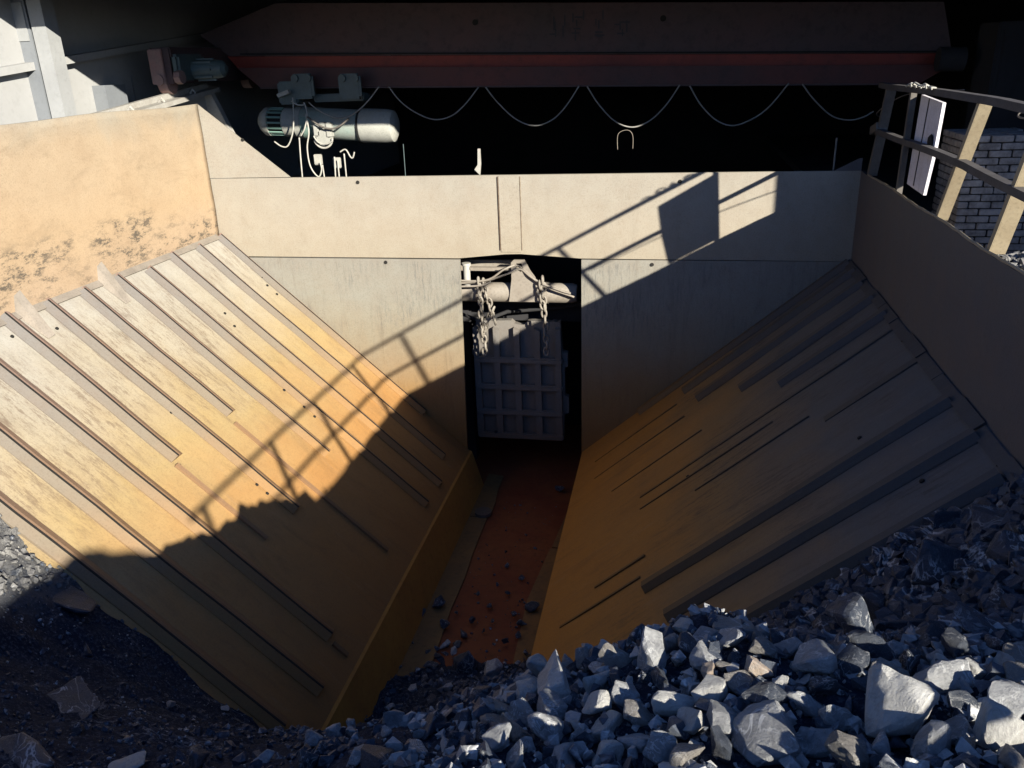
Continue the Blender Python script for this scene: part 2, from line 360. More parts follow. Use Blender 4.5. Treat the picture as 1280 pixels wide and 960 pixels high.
# ------------------------------------------------------------------ SETTING: ground
def ground():
    bm = B(); z = -.16; big = 600
    for (x0, x1, y0, y1) in ((-big, -9, -big, big), (9, big, -big, big), (-9, 9, 14.6, big), (-9, 9, -big, -16)):
        v = [bm.verts.new(p) for p in ((x0, y0, z), (x1, y0, z), (x1, y1, z), (x0, y1, z))]; bm.faces.new(v)
    tag(link('ground', bm, M['fines']), kind='structure')
    bm = B(); box(bm, (-9, .08, -5.9), (9, 14.5, -5.75)); tag(link('basement_floor', bm, M['dark']), kind='structure')
    bm = B(); box(bm, (-9, -16, -.45), (XL-.12, -3.2, -.2)); tag(link('side_pavement', bm, M['concrete']), kind='structure')
    bm = B(); box(bm, (2.98, -4.45, -.95), (9, 14.5, -.8)); tag(link('lower_slab', bm, M['concrete']), kind='structure')
    # ore terrain inside the hopper mouth and behind the viewer
    bm = B(); nx, ny = 190, 250; x0, x1, y0, y1 = XL+.01, XR-.01, -16., -3.6
    g = [[None]*(ny+1) for _ in range(nx+1)]
    for i in range(nx+1):
        x = x0+(x1-x0)*i/nx
        for j in range(ny+1):
            y = y1+(y0-y1)*j/ny
            z = hz(x, y)+.012*noise.noise(Vector((x, y, 0))*31)
            if y > -4.1: z = min(z, -5.06)
            g[i][j] = bm.verts.new((x, y, max(z, -5.3)))
    for i in range(nx):
        for j in range(ny): bm.faces.new((g[i][j], g[i+1][j], g[i+1][j+1], g[i][j+1]))
    o = tag(link('terrain', bm, M['fines'], smooth=True), kind='structure')
    bm = B(); nx, ny = 50, 110; x0, x1, y0, y1 = XR+.02, 9., -16., -4.5
    g = [[bm.verts.new((x0+(x1-x0)*i/nx, y0+(y1-y0)*j/ny, hz(x0+(x1-x0)*i/nx+.02, y0+(y1-y0)*j/ny)+.03*noise.noise(Vector((i*.9, j*.9, 0))))) for j in range(ny+1)] for i in range(nx+1)]
    for i in range(nx+1):
        a = g[i][ny]; bb = bm.verts.new((a.co.x, y1+.35, -.95)); g[i].append(bb)
    for i in range(nx):
        for j in range(ny+1): bm.faces.new((g[i][j], g[i+1][j], g[i+1][j+1], g[i][j+1]))
    tag(link('rubble_bank', bm, M['rubble_pale'], smooth=True), kind='structure')
ground()

# ------------------------------------------------------------------ HOPPER
H = thing('ore_hopper', 'big open steel ore hopper with two ribbed rusty slopes running down to a central trough', 'hopper', ((XL+XR)/2, -3.2, -5.2))
def sheet(name, pts, off, mat, label=None, sub=(1, 1)):
    bm = B(); prism(bm, pts, off); return link(name, bm, mat, H, label=label)
# back wall, three pieces round the opening, butted end to end
T = (0, .05, 0)
YB = 0.
sheet('back_wall', [(XL, YB, 0), (XR, YB, 0), (XR, YB, ZSR-.02), (XBR, YB, -1.19), (-1.72, YB, -1.13), (-1.95, YB, -1.135), (XBL, YB, -1.20), (XL, YB, -1.19)], T, M['back_upper'], 'dusty beige upper plate of the back wall')
def lowerplate(pts, label): return sheet('back_plate', pts, T, M['back_lower'], label)
lowerplate([(XL, YB-.004, -1.21), (-2.64, YB-.004, -1.22), (-2.70, YB-.004, -4.38), (-2.75, YB-.004, -4.5), (XL, YB-.004, -1.4)], 'grey streaked plate left of the opening')
lowerplate([(-.826, YB-.004, -1.21), (XR, YB-.004, -1.21), (XR, YB-.004, -1.4), (-.75, YB-.004, -4.4), (-.84, YB-.004, -4.35)], 'shaded plate right of the opening')
sheet('centre_strap', [(-2.0, -.012, -.01), (-1.70, -.012, -.01), (-1.70, -.012, -1.10), (-2.0, -.012, -1.10)], (0, .01, 0), M['back_upper'])
bm = B(); tube(bm, [(-2.01, -.013, -.02-.07*i+0) for i in range(16)], .009, 6); link('weld_seam', bm, M['weld_dark'], H)
bm = B(); tube(bm, [(-1.69, -.013, -.02-.07*i+0) for i in range(16)], .008, 6); link('weld_seam', bm, M['weld'], H)
# gusset triangle at the left back corner
sheet('corner_gusset', [(XL+.02, -.006, 1.08), (-5.17, -.006, .01), (XL+.02, -.006, .01)], (0, .03, 0), M['back_upper'], 'triangular corner plate')
bm = B(); prism(bm, [(XR-.34, -.003, .0), (XR-.2, -.003, .07), (XR-.05, -.003, .15), (XR, -.003, .16), (XR, -.003, 0)], (0, .05, 0)); link('corner_lip', bm, M['wall_right'], H)
# side walls
def wall_left():
    bm = B(); x = XL; y0 = -9.5
    nz, ny = 24, 90; zt = lambda y: 1.08+.012*math.sin(y*2.1)
    gr = [[bm.verts.new((x+.012*noise.noise(Vector((y_*.8, k*.2, 0))), y_, z_)) for k in range(nz+1) for z_ in [-1.1+(zt(y_)+1.1)*k/nz]] for y_ in [y0*j/ny for j in range(ny+1)]]
    for j in range(ny):
        for k in range(nz): bm.faces.new((gr[j][k], gr[j][k+1], gr[j+1][k+1], gr[j+1][k]))
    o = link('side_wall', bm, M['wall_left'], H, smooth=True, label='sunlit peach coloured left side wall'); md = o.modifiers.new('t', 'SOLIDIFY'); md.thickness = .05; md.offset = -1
    return o
wall_left()
bm = B(); tube(bm, [(XL+.012, -.05-.12*i, -.085+.008*math.sin(i*1.3)) for i in range(60)], .010, 6); link('weld_seam', bm, M['weld'], H)
bm = B(); tube(bm, [(XL+.014, -.014, 1.05-.08*i+.004*math.sin(i*5)) for i in range(24)], .012, 6); link('weld_seam', bm, M['weld_dark'], H)
bm = B(); box(bm, (XL+.012, -3.62, -.36), (XL+.024, -3.40, .08)); link('patch_plate', bm, M['gusset'], H)
bm = B(); box(bm, (XL+.010, -2.22, -.80), (XL+.018, -2.19, -.09)); link('weld_seam', bm, M['weld'], H)
def wall_right():
    bm = B(); n = 80; y1 = -10.; zt = lambda y: 0+.008*math.sin(y*3)-.01*abs(noise.noise(Vector((y*1.2, 5, 0))))
    pts = [(XR, -y1*-j/n, zt(-y1*-j/n)) for j in range(n+1)]
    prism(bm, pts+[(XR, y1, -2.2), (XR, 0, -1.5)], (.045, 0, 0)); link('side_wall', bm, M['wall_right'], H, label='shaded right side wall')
    bm = B(); tube(bm, [(XR+.01, -.4-.15*i, zt(-.4-.15*i)+.010+.003*math.sin(i*2.3)) for i in range(60)], .013, 6); link('lit_edge_tube', bm, M['post'], H)  # cream tube added to show the sunlit edge of the wall top
wall_right()
# slopes (gridded so the plate is not perfectly flat)
def slope(xa, za, xb, zb, nrm, mat, label):
    bm = B(); nx, ny = 40, 70
    def P(i, j, o):
        u = i/nx; y = .0+YF*j/ny; x = xa+(xb-xa)*u; z = za+(zb-za)*u
        d = .012*noise.noise(Vector((u*4, y*1.3, xa)))*min(1, 6*u)*min(1, 6*(1-u))
        return Vector((x, y, z))+nrm*(d-o)
    for o in (0, .03):
        g = [[bm.verts.new(P(i, j, o)) for j in range(ny+1)] for i in range(nx+1)]
        for i in range(nx):
            for j in range(ny): bm.faces.new((g[i][j], g[i+1][j], g[i+1][j+1], g[i][j+1]))
    me = link('slope_plate', bm, mat, H, smooth=True, label=label); return me
slope(XL, ZSL, XBL, ZBL, NL, M['slope_left'], 'left slope plate, pale dust above and orange rust below')
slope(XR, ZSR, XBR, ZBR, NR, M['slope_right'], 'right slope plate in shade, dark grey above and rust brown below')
# fillet strip where slope meets wall
bm = B(); bar(bm, (XL+.07, -.1, zl(XL+.07)+.03), (XL+.07, YF, zl(XL+.07)+.03), .12, .012, NL); link('top_strip', bm, M['gusset'], H)
bm = B()
for i in range(12):
    y = -.02-.55*i; o = .012*math.sin(i*2.3); bar(bm, (XR-.06, y, zr(XR-.06)+.03+o), (XR-.06, y-.54, zr(XR-.06)+.03+o), .11, .012, NR)
link('top_strip', bm, M['rib_right'], H)

def rib(side, y, xa, xb, broken=()):
    """angle-bar rib: near leg in a shaded grey, black strip for the crack shade, brown capping strip"""
    Z = zl if side < 0 else zr; n = NL if side < 0 else NR
    def P(x, h, dy): return Vector((x, y+dy, Z(x)))+n*h
    def strip(prof, ends=(xa, xb), taper=.0):
        bm = B(); k = 14; rings = []
        for i in range(k+1):
            x = ends[0]+(ends[1]-ends[0])*i/k; wob = .022*noise.noise(Vector((x*.8, y*3, side)))+.006*noise.noise(Vector((x*4, y*3, side)))
            rings.append([bm.verts.new(P(x, h, dy+wob)) for (dy, h) in prof])
        q = len(prof)
        for i in range(k):
            for j in range(q): bm.faces.new((rings[i][j], rings[i][(j+1) % q], rings[i+1][(j+1) % q], rings[i+1][j]))
        bm.faces.new(rings[0]); bm.faces.new(rings[-1][::-1]); return bm
    if side < 0:
        r_ = link('rib', strip([(-.088, -.01), (-.084, .012), (-.010, .066), (-.0095, -.01)]), M['rib_face'], H)
        link('gap_shade_strip', strip([(-.009, -.01), (-.009, .071), (.011, .071), (.011, -.01)]), M['bolt'], H)  # black strip painted in for the shade inside the crack
        link('cap_strip', strip([(.013, -.01), (.012, .062), (.045, .058), (.13, .010), (.13, -.01)], (xa-.02, xb)), M['rib_top'], H)
        return r_
    return link('rib', strip([(-.13, -.01), (-.125, .012), (-.085, .07), (-.01, .075), (.01, -.01)]), M['rib_right'], H)
for y, xa, xb in [(-.06, -6.45, -3.37), (-.72, -6.43, -2.9), (-1.38, -6.46, -2.78), (-2.02, -6.40, -2.8), (-2.63, -6.45, -3.9), (-3.28, -6.45, -4.79),
                  (-3.87, -6.47, -3.78), (-4.48, -6.5, -4.78), (-5.09, -6.4, -2.95), (-5.74, -6.4, -2.8), (-6.35, -6.4, -2.9)]:
    rib(-1, y, xa, xb)
# lower lengths of two ribs, worn thin, and thin wear bars low on the slope
for y, xa, xb in [(-4.56, -4.74, -3.81), (-3.36, -4.7, -2.9), (-5.15, -2.9, -2.75)]:
    bm = B(); bar(bm, Vector((xa, y, zl(xa)))+NL*.016, Vector((xb, y, zl(xb)))+NL*.012, .05, .03, NL); link('wear_bar', bm, M['rib_top'], H)
for y, xa, xb in [(-.06, 2.82, .06), (-.50, 2.82, .70), (-1.08, 2.80, .87), (-1.74, 2.8, 1.37), (-2.38, 2.8, 1.75), (-4.86, 2.78, .33), (-5.52, 2.78, .55), (-6.15, 2.75, .9)]:
    rib(1, y, xa, xb)
for y, xa, xb, wd in [(-2.9, 2.8, .19, .035), (-3.86, 2.8, 2.0, .10), (-4.3, .30, -.22, .035), (-4.66, .27, -.55, .03), (-3.2, 1.6, .2, .02), (-2.2, .9, -.2, .02), (-1.4, .7, -.5, .018), (-3.6, 1.9, .8, .018), (-.8, .6, -.55, .02)]:
    bm = B(); bar(bm, Vector((xa, y, zr(xa)))+NR*.004, Vector((xb, y, zr(xb)))-NR*.006, wd, .03, NR); link('wear_bar', bm, M['rib_right'], H)
# corner gussets between the left wall and slope
for y in (-2.9, -4.28):
    bm = B(); prism(bm, [(XL+.01, y, -.60), (XL+.36, y-.02, zl(XL+.36)+.02), (XL+.01, y-.05, zl(XL+.01))], (.012, .10, .02)); link('gusset', bm, M['gusset'], H)
# trough: left lip face, floor, liners
bm = B(); prism(bm, [(XBL, 0, ZBL+.012), (XBL+.03, 0, ZBL-.01), (XBL+.20, 0, ZFL), (XBL+.16, 0, ZFL)], (0, YF, 0)); link('lip_face', bm, M['edge'], H)
bm = B(); prism(bm, [(XBR, -.0, ZBR+.004), (XBR+.03, -.0, ZBR-.02), (XBR+.10, -.0, ZFL), (XBR+.06, -.0, ZFL)], (0, YF, 0)); link('lip_face', bm, M['edge'], H)
bm = B(); box(bm, (XBL-.3, YF, ZFL-.05), (XBR+.4, 3.0, ZFL)); link('trough_floor', bm, M['floor_red'], H)
def liner(pts, label=None): bm = B(); prism(bm, [(x, y, ZFL+.001) for x, y in pts], (0, 0, .02)); return link('liner_plate', bm, M['liner'], H, label=label)
liner([(-2.46, .4), (-2.20, .35), (-2.19, -.2), (-2.15, -.55), (-2.14, -.95), (-2.2, -1.0), (-2.47, -1.0)])
liner([(-2.46, -1.03), (-2.18, -1.03), (-2.17, -2.0), (-2.14, -2.6), (-2.15, -3.3), (-2.11, -4.2), (-2.15, -5.5), (-2.46, -5.5)])
liner([(-.74, -.5), (-.98, -.6), (-1.08, -1.7), (-.74, -1.72)]); liner([(-.74, -1.75), (-1.10, -1.74), (-1.22, -3.), (-1.16, -4.6), (-.74, -4.6)])
bm = B(); bmesh.ops.create_cone(bm, cap_ends=True, segments=16, radius1=.13, radius2=.13, depth=.05, matrix=Matrix.Translation((-2.26, -.92, ZFL+.045))); link('liner_bolt', bm, M['gate'], H)
# bolts and bolt holes (dark)
def bolt(p, n, r=.028, name='bolt_hole'):
    bm = B(); q = Vector(n).to_track_quat('Z', 'Y').to_matrix().to_4x4()
    bmesh.ops.create_cone(bm, cap_ends=True, segments=10, radius1=r, radius2=r*.85, depth=.012, matrix=Matrix.Translation(p) @ q); link(name, bm, M['bolt'], H)
for px, py in [(447, 228), (850, 227), (303, 175)]: bolt(onp(px, py, 1, -.006), (0, -1, 0))
for px, py in [(482, 328), (815, 331), (620, 540)]: bolt(onp(px, py, 1, -.012), (0, -1, 0))
def on_plane(px, py, P, n):
    r = ray(px, py); return CP + r*(n.dot(Vector(P)-CP)/n.dot(r))
for px, py in [(15, 421), (116, 377), (137, 392), (214, 363), (224, 582), (238, 596), (281, 392), (293, 408), (317, 452), (332, 466), (345, 473), (355, 488), (202, 504), (214, 516), (257, 497), (276, 512), (321, 606), (334, 617), (14, 557), (393, 521), (380, 509), (328, 347), (334, 357), (346, 368), (273, 415), (290, 430), (71, 411)]:
    P = on_plane(px, py, (XL, 0, ZSL), NL)+NL*.008; bolt(P, NL, .021)
for px, py in [(1075, 548), (1153, 602), (1189, 562), (1124, 604), (1139, 429), (1179, 470), (1237, 548), (1046, 458), (860, 596)]:
    bolt(on_plane(px, py, (XR, 0, ZSR), NR)+NR*.01, NR, .022)

# ------------------------------------------------------------------ GATE AND ITS HANGERS
G = thing('discharge_gate', 'ribbed cast steel gate block hanging on two chains in the opening, its upper corner sunlit', 'gate', (-1.93, .35, -4.3))
gx0, gx1, gz0, gz1, gy = -2.62, -1.17, -4.30, -2.30, .40
bm = B(); n = 26
top = [(gx0+.05+(gx1-gx0-.1)*i/n, gy+.10, gz1-.04*abs(noise.noise(Vector((i*.9, 2, 0))))-(.05 if 11 < i < 16 else 0)) for i in range(n+1)]
prism(bm, [(gx0, gy+.10, gz0), (gx0-.0, gy+.10, gz1-.6), (gx0-.04, gy+.10, gz1-.58), (gx0-.04, gy+.1, gz1-.5), (gx0+.03, gy+.1, gz1-.48)]+top+[(gx1-.02, gy+.1, gz1-.5), (gx1+.06, gy+.1, gz1-.52), (gx1+.06, gy+.1, gz1-.75), (gx1+.01, gy+.1, gz1-.76), (gx1+.01, gy+.1, gz0+.75), (gx1+.07, gy+.1, gz0+.73), (gx1+.07, gy+.1, gz0+.45), (gx1, gy+.1, gz0+.44), (gx1-.02, gy+.1, gz0)], (0, .12, 0))
link('gate_plate', bm, M['gate'], G)
for i in range(5):
    x = gx0+.06+(gx1-gx0-.14)*i/4; bm = B(); prism(bm, [(x-.055, gy+.02, gz0+.02), (x+.055, gy+.02, gz0+.02), (x+.045, gy, gz1-.10 if i in (0, 4) else gz1-.14), (x-.045, gy, gz1-.10)], (0, .10, 0)); link('upright_rib', bm, M['gate'], G)
for i, z in enumerate([gz0+.04, gz0+.46, gz0+.90, gz0+1.36, gz1-.17]):
    if i == 4: continue
    bm = B(); box(bm, (gx0+.01, gy-.012, z-.05), (gx1-.01, gy+.098, z+.05), .02); link('cross_rib', bm, M['gate'], G)

def chain_mesh(p, q, pitch=.105, r=.017, sway=0.):
    p, q = Vector(p), Vector(q); L = (q-p).length; k = int(L/pitch); bm = B()
    d = (q-p).normalized(); s1 = d.cross(Vector((0, 1, 0))).normalized(); s2 = Vector((0, 1, 0))
    for i in range(k+1):
        c = p+d*(i*pitch); c.x += .012*math.sin(i*2.1+sway); s = s1 if i % 2 else s2
        s = (s+Vector((.25, .3, 0))*math.sin(i*1.7+sway)*.6).normalized(); pts = []
        a, b = pitch*.66, .036
        for j in range(14):
            t = 2*math.pi*j/14; pts.append(c+d*(a*math.cos(t))*.98+s*(b*math.sin(t)))
        pts.append(pts[0]); tube(bm, pts, r, 7, False)
    return bm
def chain(label, segs):
    t = thing('chain', label, 'chain', segs[0][0])
    for i, (p, q) in enumerate(segs): link('chain_run', chain_mesh(p, q, sway=i*1.3), M['chain'], t, smooth=True)
chain('rusty lifting chain at the left of the gate, doubled and knotted below the pipe', [((-2.40, .12, -1.58), (-2.37, .22, -2.75)), ((-2.33, .14, -1.6), (-2.20, .2, -2.25)), ((-2.22, .18, -2.05), (-2.38, .2, -2.40))])
chain('single lifting chain at the right of the gate', [((-1.42, .12, -1.55), (-1.39, .22, -2.78)), ((-1.47, .11, -1.62), (-1.44, .13, -1.95))])

PB = thing('lifting_beam', 'round steel pipe beam with a pointed lifting eye plate across the opening', 'beam', (-1.78, .3, -1.8))
bm = B(); tube(bm, [(-2.95, .34, -1.80), (-1.0, .34, -1.80), (-.93, .34, -1.80)], [.15, .15, .13], 28); shade(link('pipe', bm, M['pipe'], PB))
for x in (-2.40, -1.42):
    bm = B(); tube(bm, [(x-.05, .34, -1.80), (x+.05, .34, -1.80)], .162, 28); shade(link('wear_sleeve', bm, M['pipe'], PB))
bm = B()
out = [(-1.86, -1.26), (-1.70, -1.26), (-1.62, -1.42), (-1.45, -1.66), (-1.45, -1.9), (-1.95, -1.9), (-1.90, -1.55), (-1.90, -1.30)]
hole = [(-1.82, -1.31), (-1.74, -1.31), (-1.71, -1.42), (-1.77, -1.44), (-1.83, -1.40)]
vo_ = [bm.verts.new((x, .17, z)) for x, z in out]; vh = [bm.verts.new((x, .17, z)) for x, z in hole]
es = [bm.edges.new((a[i], a[(i+1) % len(a)])) for a in (vo_, vh) for i in range(len(a))]
bmesh.ops.triangle_fill(bm, use_beauty=True, edges=es)
geo = bmesh.ops.extrude_face_region(bm, geom=bm.faces[:]); bmesh.ops.translate(bm, vec=(0, .05, 0), verts=[v for v in geo['geom'] if isinstance(v, bmesh.types.BMVert)])
link('eye_plate', bm, M['pipe'], PB)
bm = B(); box(bm, (-2.95, .50, -1.52), (-1.85, .56, -1.34)); link('back_bar', bm, M['pipe'], PB)

def cable_thing(name, label, runs, r=.012, mat='cable', cat='cable'):
    bm = B()
    for pts in runs:
        pts = [Vector(p) for p in pts]; sm = []
        for i in range(len(pts)-1):
            p0 = pts[max(i-1, 0)]; p1 = pts[i]; p2 = pts[i+1]; p3 = pts[min(i+2, len(pts)-1)]
            for k in range(7):
                t = k/7; sm.append(.5*((2*p1)+(p2-p0)*t+(2*p0-5*p1+4*p2-p3)*t*t+(3*p1-p0-3*p2+p3)*t**3))
        sm.append(pts[-1]); tube(bm, sm, r, 7)
    o = link(name, bm, M[mat], None, smooth=True); return tag(o, label, cat)
cable_thing('wire_rope', 'grey wire ropes threaded through the lifting eye above the pipe beam', [
    [(-2.95, .12, -1.62), (-2.55, .12, -1.60), (-2.25, .12, -1.56), (-1.95, .13, -1.46), (-1.78, .19, -1.40), (-1.6, .12, -1.50), (-1.35, .12, -1.66), (-.95, .12, -1.80)],
    [(-2.95, .10, -1.55), (-2.3, .10, -1.56), (-1.98, .11, -1.38), (-1.78, .20, -1.36), (-1.5, .11, -1.56), (-1.15, .10, -1.70), (-1.0, .10, -1.74)],
    [(-2.95, .09, -1.66), (-2.4, .09, -1.64), (-2.2, .1, -1.58)]], .016, 'pipe', 'rope')
F = thing('bypass_pipe', 'short pale upright pipe with an arm at the upper left of the opening', 'pipe', (-2.6, .3, -1.6))
bm = B(); tube(bm, [(-2.60, .22, -1.66), (-2.60, .22, -1.36)], .055, 16); shade(link('upright', bm, M['pale'], F))
bm = B(); tube(bm, [(-2.60, .22, -1.36), (-2.60, .22, -1.32)], .07, 16); shade(link('flange', bm, M['pale'], F))
bm = B(); box(bm, (-2.54, .19, -1.42), (-1.95, .25, -1.38)); link('arm', bm, M['pipe'], F)
# dark machinery behind the opening
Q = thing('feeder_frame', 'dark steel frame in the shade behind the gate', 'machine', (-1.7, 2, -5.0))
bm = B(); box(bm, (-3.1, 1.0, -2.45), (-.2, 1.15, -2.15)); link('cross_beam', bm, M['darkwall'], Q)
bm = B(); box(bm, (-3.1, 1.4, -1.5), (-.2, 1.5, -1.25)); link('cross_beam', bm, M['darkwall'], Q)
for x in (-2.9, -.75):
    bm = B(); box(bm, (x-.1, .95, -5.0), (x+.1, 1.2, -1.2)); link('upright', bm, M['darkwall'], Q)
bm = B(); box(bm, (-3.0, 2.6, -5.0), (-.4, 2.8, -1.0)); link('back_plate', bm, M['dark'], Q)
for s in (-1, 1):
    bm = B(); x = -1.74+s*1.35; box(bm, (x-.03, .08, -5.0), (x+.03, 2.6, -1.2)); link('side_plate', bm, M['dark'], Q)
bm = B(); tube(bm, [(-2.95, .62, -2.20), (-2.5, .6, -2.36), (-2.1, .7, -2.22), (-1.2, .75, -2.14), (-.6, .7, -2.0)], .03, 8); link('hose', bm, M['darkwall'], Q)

# ------------------------------------------------------------------ GUARD RAIL on the right wall
GR = thing('guard_rail', 'angle iron guard rail along the top of the right hopper wall, with leaning posts', 'railing', (XR+.02, -5, 0))
def rail_path(z0, amp, ph): return [(XR+.03+.02*math.sin(y*1.1+ph), y, z0+amp*math.sin(y*1.5+ph)+.3*amp*math.sin(y*4+ph)) for y in [-.42-.3*i for i in range(41)]]
def rail_run(path, nm):
    bm = B(); k = len(path); h = .062
    prof = [(-.028, -h), (-.022, -h), (-.022, -.006), (.045, -.006), (.045, 0), (-.028, 0)]
    rg = [[bm.verts.new((p[0]+a, p[1], p[2]+b)) for a, b in prof] for p in path]
    for i in range(k-1):
        for j in range(6): bm.faces.new((rg[i][j], rg[i][(j+1) % 6], rg[i+1][(j+1) % 6], rg[i+1][j]))
    bm.faces.new(rg[0]); bm.faces.new(rg[-1][::-1]); link(nm, bm, M['rail'], GR)
def topz(y): return 1.10+max(0, min(1, (-y-1)/5))*.02-max(0, min(1, (-y-4.5)/3.))*.10
def midz(y): return .575-max(0, min(1, (-y-4)/3.))*.10
pt = [(XR+.03, y, topz(y)+.005*math.sin(y*1.7)) for y in [-.42-.3*i for i in range(41)]]
pm = [(XR+.03, y, midz(y)+.006*math.sin(y*1.9+1)) for y in [-.40-.3*i for i in range(41)]]
rail_run(pt, 'top_rail'); rail_run(pm, 'mid_rail')
bm = B(); y0 = -.36
for (yb, yt, mat, wd, z1) in [(-.36, -.84, 'post_dark', .10, 1.08), (-1.88, -1.95, 'post_dark', .05, 1.05), (-3.44, -4.14, 'post', .095, 1.06), (-4.87, -5.42, 'post', .115, 1.06), (-6.3, -6.7, 'post', .09, 1.0), (-7.5, -7.8, 'post', .09, .98), (-9.1, -9.3, 'post', .09, .98), (-10.6, -10.6, 'post', .09, 1.0), (-12.2, -12.2, 'post', .09, 1.0)]:
    b2 = B(); p, q = Vector((XR+.055, yb, -.02)), Vector((XR+.055, yt, z1)); d = (q-p)
    # angle iron: broad leg faces the viewer (-y), narrow leg faces the hopper (-x)
    prism(b2, [p+Vector((-.03, 0, 0)), p+Vector((-.03+wd, 0, 0)), p+Vector((-.03+wd, .008, 0)), p+Vector((-.03, .008, 0))], d)
    prism(b2, [p+Vector((-.038, -.0, 0)), p+Vector((-.031, 0, 0)), p+Vector((-.031, .07, 0)), p+Vector((-.038, .07, 0))], d)
    link('post', b2, M[mat], GR, label='cream painted leaning post' if mat == 'post' else 'dark post')
b2 = B(); bar(b2, (XR+.05, -.2, 0), (XR+.04, -.78, 1.05), .03, .03); link('brace', b2, M['post_dark'], GR)
b2 = B(); bar(b2, (XR+.05, -.28, .52), (XR+.05, -.62, .60), .12, .10); link('rail_joint', b2, M['post_dark'], GR)
bm.free()
BD = thing('faded_board', 'faded bluish white plank with a hole, propped upright behind the guard rail', 'board', (XR+.14, -2.35, .1))
b2 = B()
yb0, yb1, yt0, yt1 = -1.92, -2.60, -1.99, -2.78; prism(b2, [(XR+.10, yb0, .10), (XR+.10, yb1, .08), (XR+.11, (yb1+yt1)/2-.03, .55), (XR+.11, yt1, .98), (XR+.11, yt0, 1.02)], (.03, 0, 0)); link('plank', b2, M['board'], BD)
b2 = B(); bar(b2, (XR+.096, -2.2, .12), (XR+.106, -2.32, 1.0), .02, .006, (1, 0, 0)); link('crease', b2, M['rail'], BD)
b2 = B(); bmesh.ops.create_icosphere(b2, subdivisions=2, radius=.075, matrix=Matrix.Translation((XR+.09, -2.62, .60)) @ Matrix.Diagonal((.35, .8, 1.1, 1)))
for v in b2.verts: v.co += Vector((0, 1, 1))*.02*noise.noise(v.co*30)
link('hole', b2, M['bolt'], BD, label='torn black hole')
# wire tied on the top rail
runs = []
for a in range(5):
    y = -1.85-.19*a; runs.append([(XR-.02, y, 1.10), (XR+.0, y-.06, 1.125+.02*(a % 2)), (XR+.04, y-.13, 1.115), (XR-.02, y-.2, 1.14-.02*(a % 3)), (XR-.03, y-.26, 1.11)])
cable_thing('tie_wire', 'tangle of pale tie wire twisted round the top rail', runs, .008, 'pale', 'wire')
cable_thing('thin_cable', 'thin dark cable sagging behind the guard rail', [[(3.2, .4, .62), (3.0, .2, .70), (3.2, -.4, .95), (3.6, -1.2, 1.02)], [(4.5, -1.3, .82), (4.0, -2, .86), (3.6, -3, .84), (3.7, -4.5, .95)]], .008, 'post_dark', 'cable')

# brick pier: individual courses as one mesh, mortar gaps left open
BP = thing('brick_pier', 'square pier of old grey bricks on the slab behind the guard rail', 'pier', (4.05, -1.2, -.8))
bm = B(); r2 = random.Random(3); z = -.8; row = 0
while z < .50:
    bw = .24; off = (row % 2)*.12
    for fy in (-1.5, -1.26, -1.02, -.78):
        x = 3.62-off
        while x < 4.42:
            a, b_ = max(x, 3.62), min(x+bw-.012, 4.42)
            if b_-a > .04 and not (z > .40 and x > 4.1 and r2.random() < .5): box(bm, (a+r2.uniform(0, .012), fy+r2.uniform(-.012, .012), z), (b_, fy+.228, z+.068), .006)
            x += bw
    z += .08; row += 1
link('brickwork', bm, M['brick'], BP)
bm = B(); box(bm, (3.64, -1.48, -.80), (4.40, -.57, .46)); link('mortar_core', bm, M['dark'], BP)
# ------------------------------------------------------------------ SHED
SH = thing('crane_shed', 'open fronted dark steel shed behind the hopper, its left wall partly sunlit', 'shed', (0, 6, -5.7))
WX = -8.2
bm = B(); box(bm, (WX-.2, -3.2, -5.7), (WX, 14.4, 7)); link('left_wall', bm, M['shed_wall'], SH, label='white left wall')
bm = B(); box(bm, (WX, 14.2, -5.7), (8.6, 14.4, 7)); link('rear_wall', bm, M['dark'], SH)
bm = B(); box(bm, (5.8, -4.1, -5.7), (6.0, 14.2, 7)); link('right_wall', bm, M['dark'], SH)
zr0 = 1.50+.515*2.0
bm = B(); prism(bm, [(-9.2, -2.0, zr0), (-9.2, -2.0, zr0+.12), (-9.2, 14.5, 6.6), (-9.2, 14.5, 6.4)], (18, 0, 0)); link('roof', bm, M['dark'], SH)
bm = B(); prism(bm, [(WX+.001, -3.1, 1.43), (WX+.001, 6, 2.34), (WX+.001, 6, 2.44), (WX+.001, -3.1, 1.53)], (.14, 0, 0)); link('wall_girt', bm, M['shed_wall'], SH)
bm = B(); box(bm, (WX+.001, .05, -1), (WX+.22, .55, 1.38)); link('wall_panel', bm, M['col_grey'], SH, label='grey upright cover panel')
bm = B(); box(bm, (WX+.001, 1.05, -1), (WX+.012, 1.07, 1.5)); link('joint_and_shadow_strip', bm, M['col_grey'], SH)
bm = B(); box(bm, (WX+.001, -5.0, -5.7), (WX+.15, 14, -1.4)); link('plinth', bm, M['darkwall'], SH)
CO = thing('steel_column', 'light grey built-up steel column standing at the far left', 'column', (-8.0, -1.1, -1))
bm = B(); prism(bm, [(-7.95, -1.25, -1), (-7.74, -1.25, -1), (-7.74, -1.0, -1), (-7.95, -1.0, -1)], (0, 0, 4.2)); link('flange', bm, M['col_light'], CO)
bm = B(); box(bm, (-8.0, -1.17, -1), (-7.955, -.95, 3.2)); link('groove_shade', bm, M['dark'], CO)  # dark infill standing in for the shadow between flange and web
bm = B(); box(bm, (-8.46, -1.22, -1), (-8.005, -1.0, 3.2)); link('web', bm, M['col_grey'], CO)
bm = B(); box(bm, (-8.70, -1.27, -1), (-8.465, -1.0, 3.2)); link('flange', bm, M['col_light'], CO)
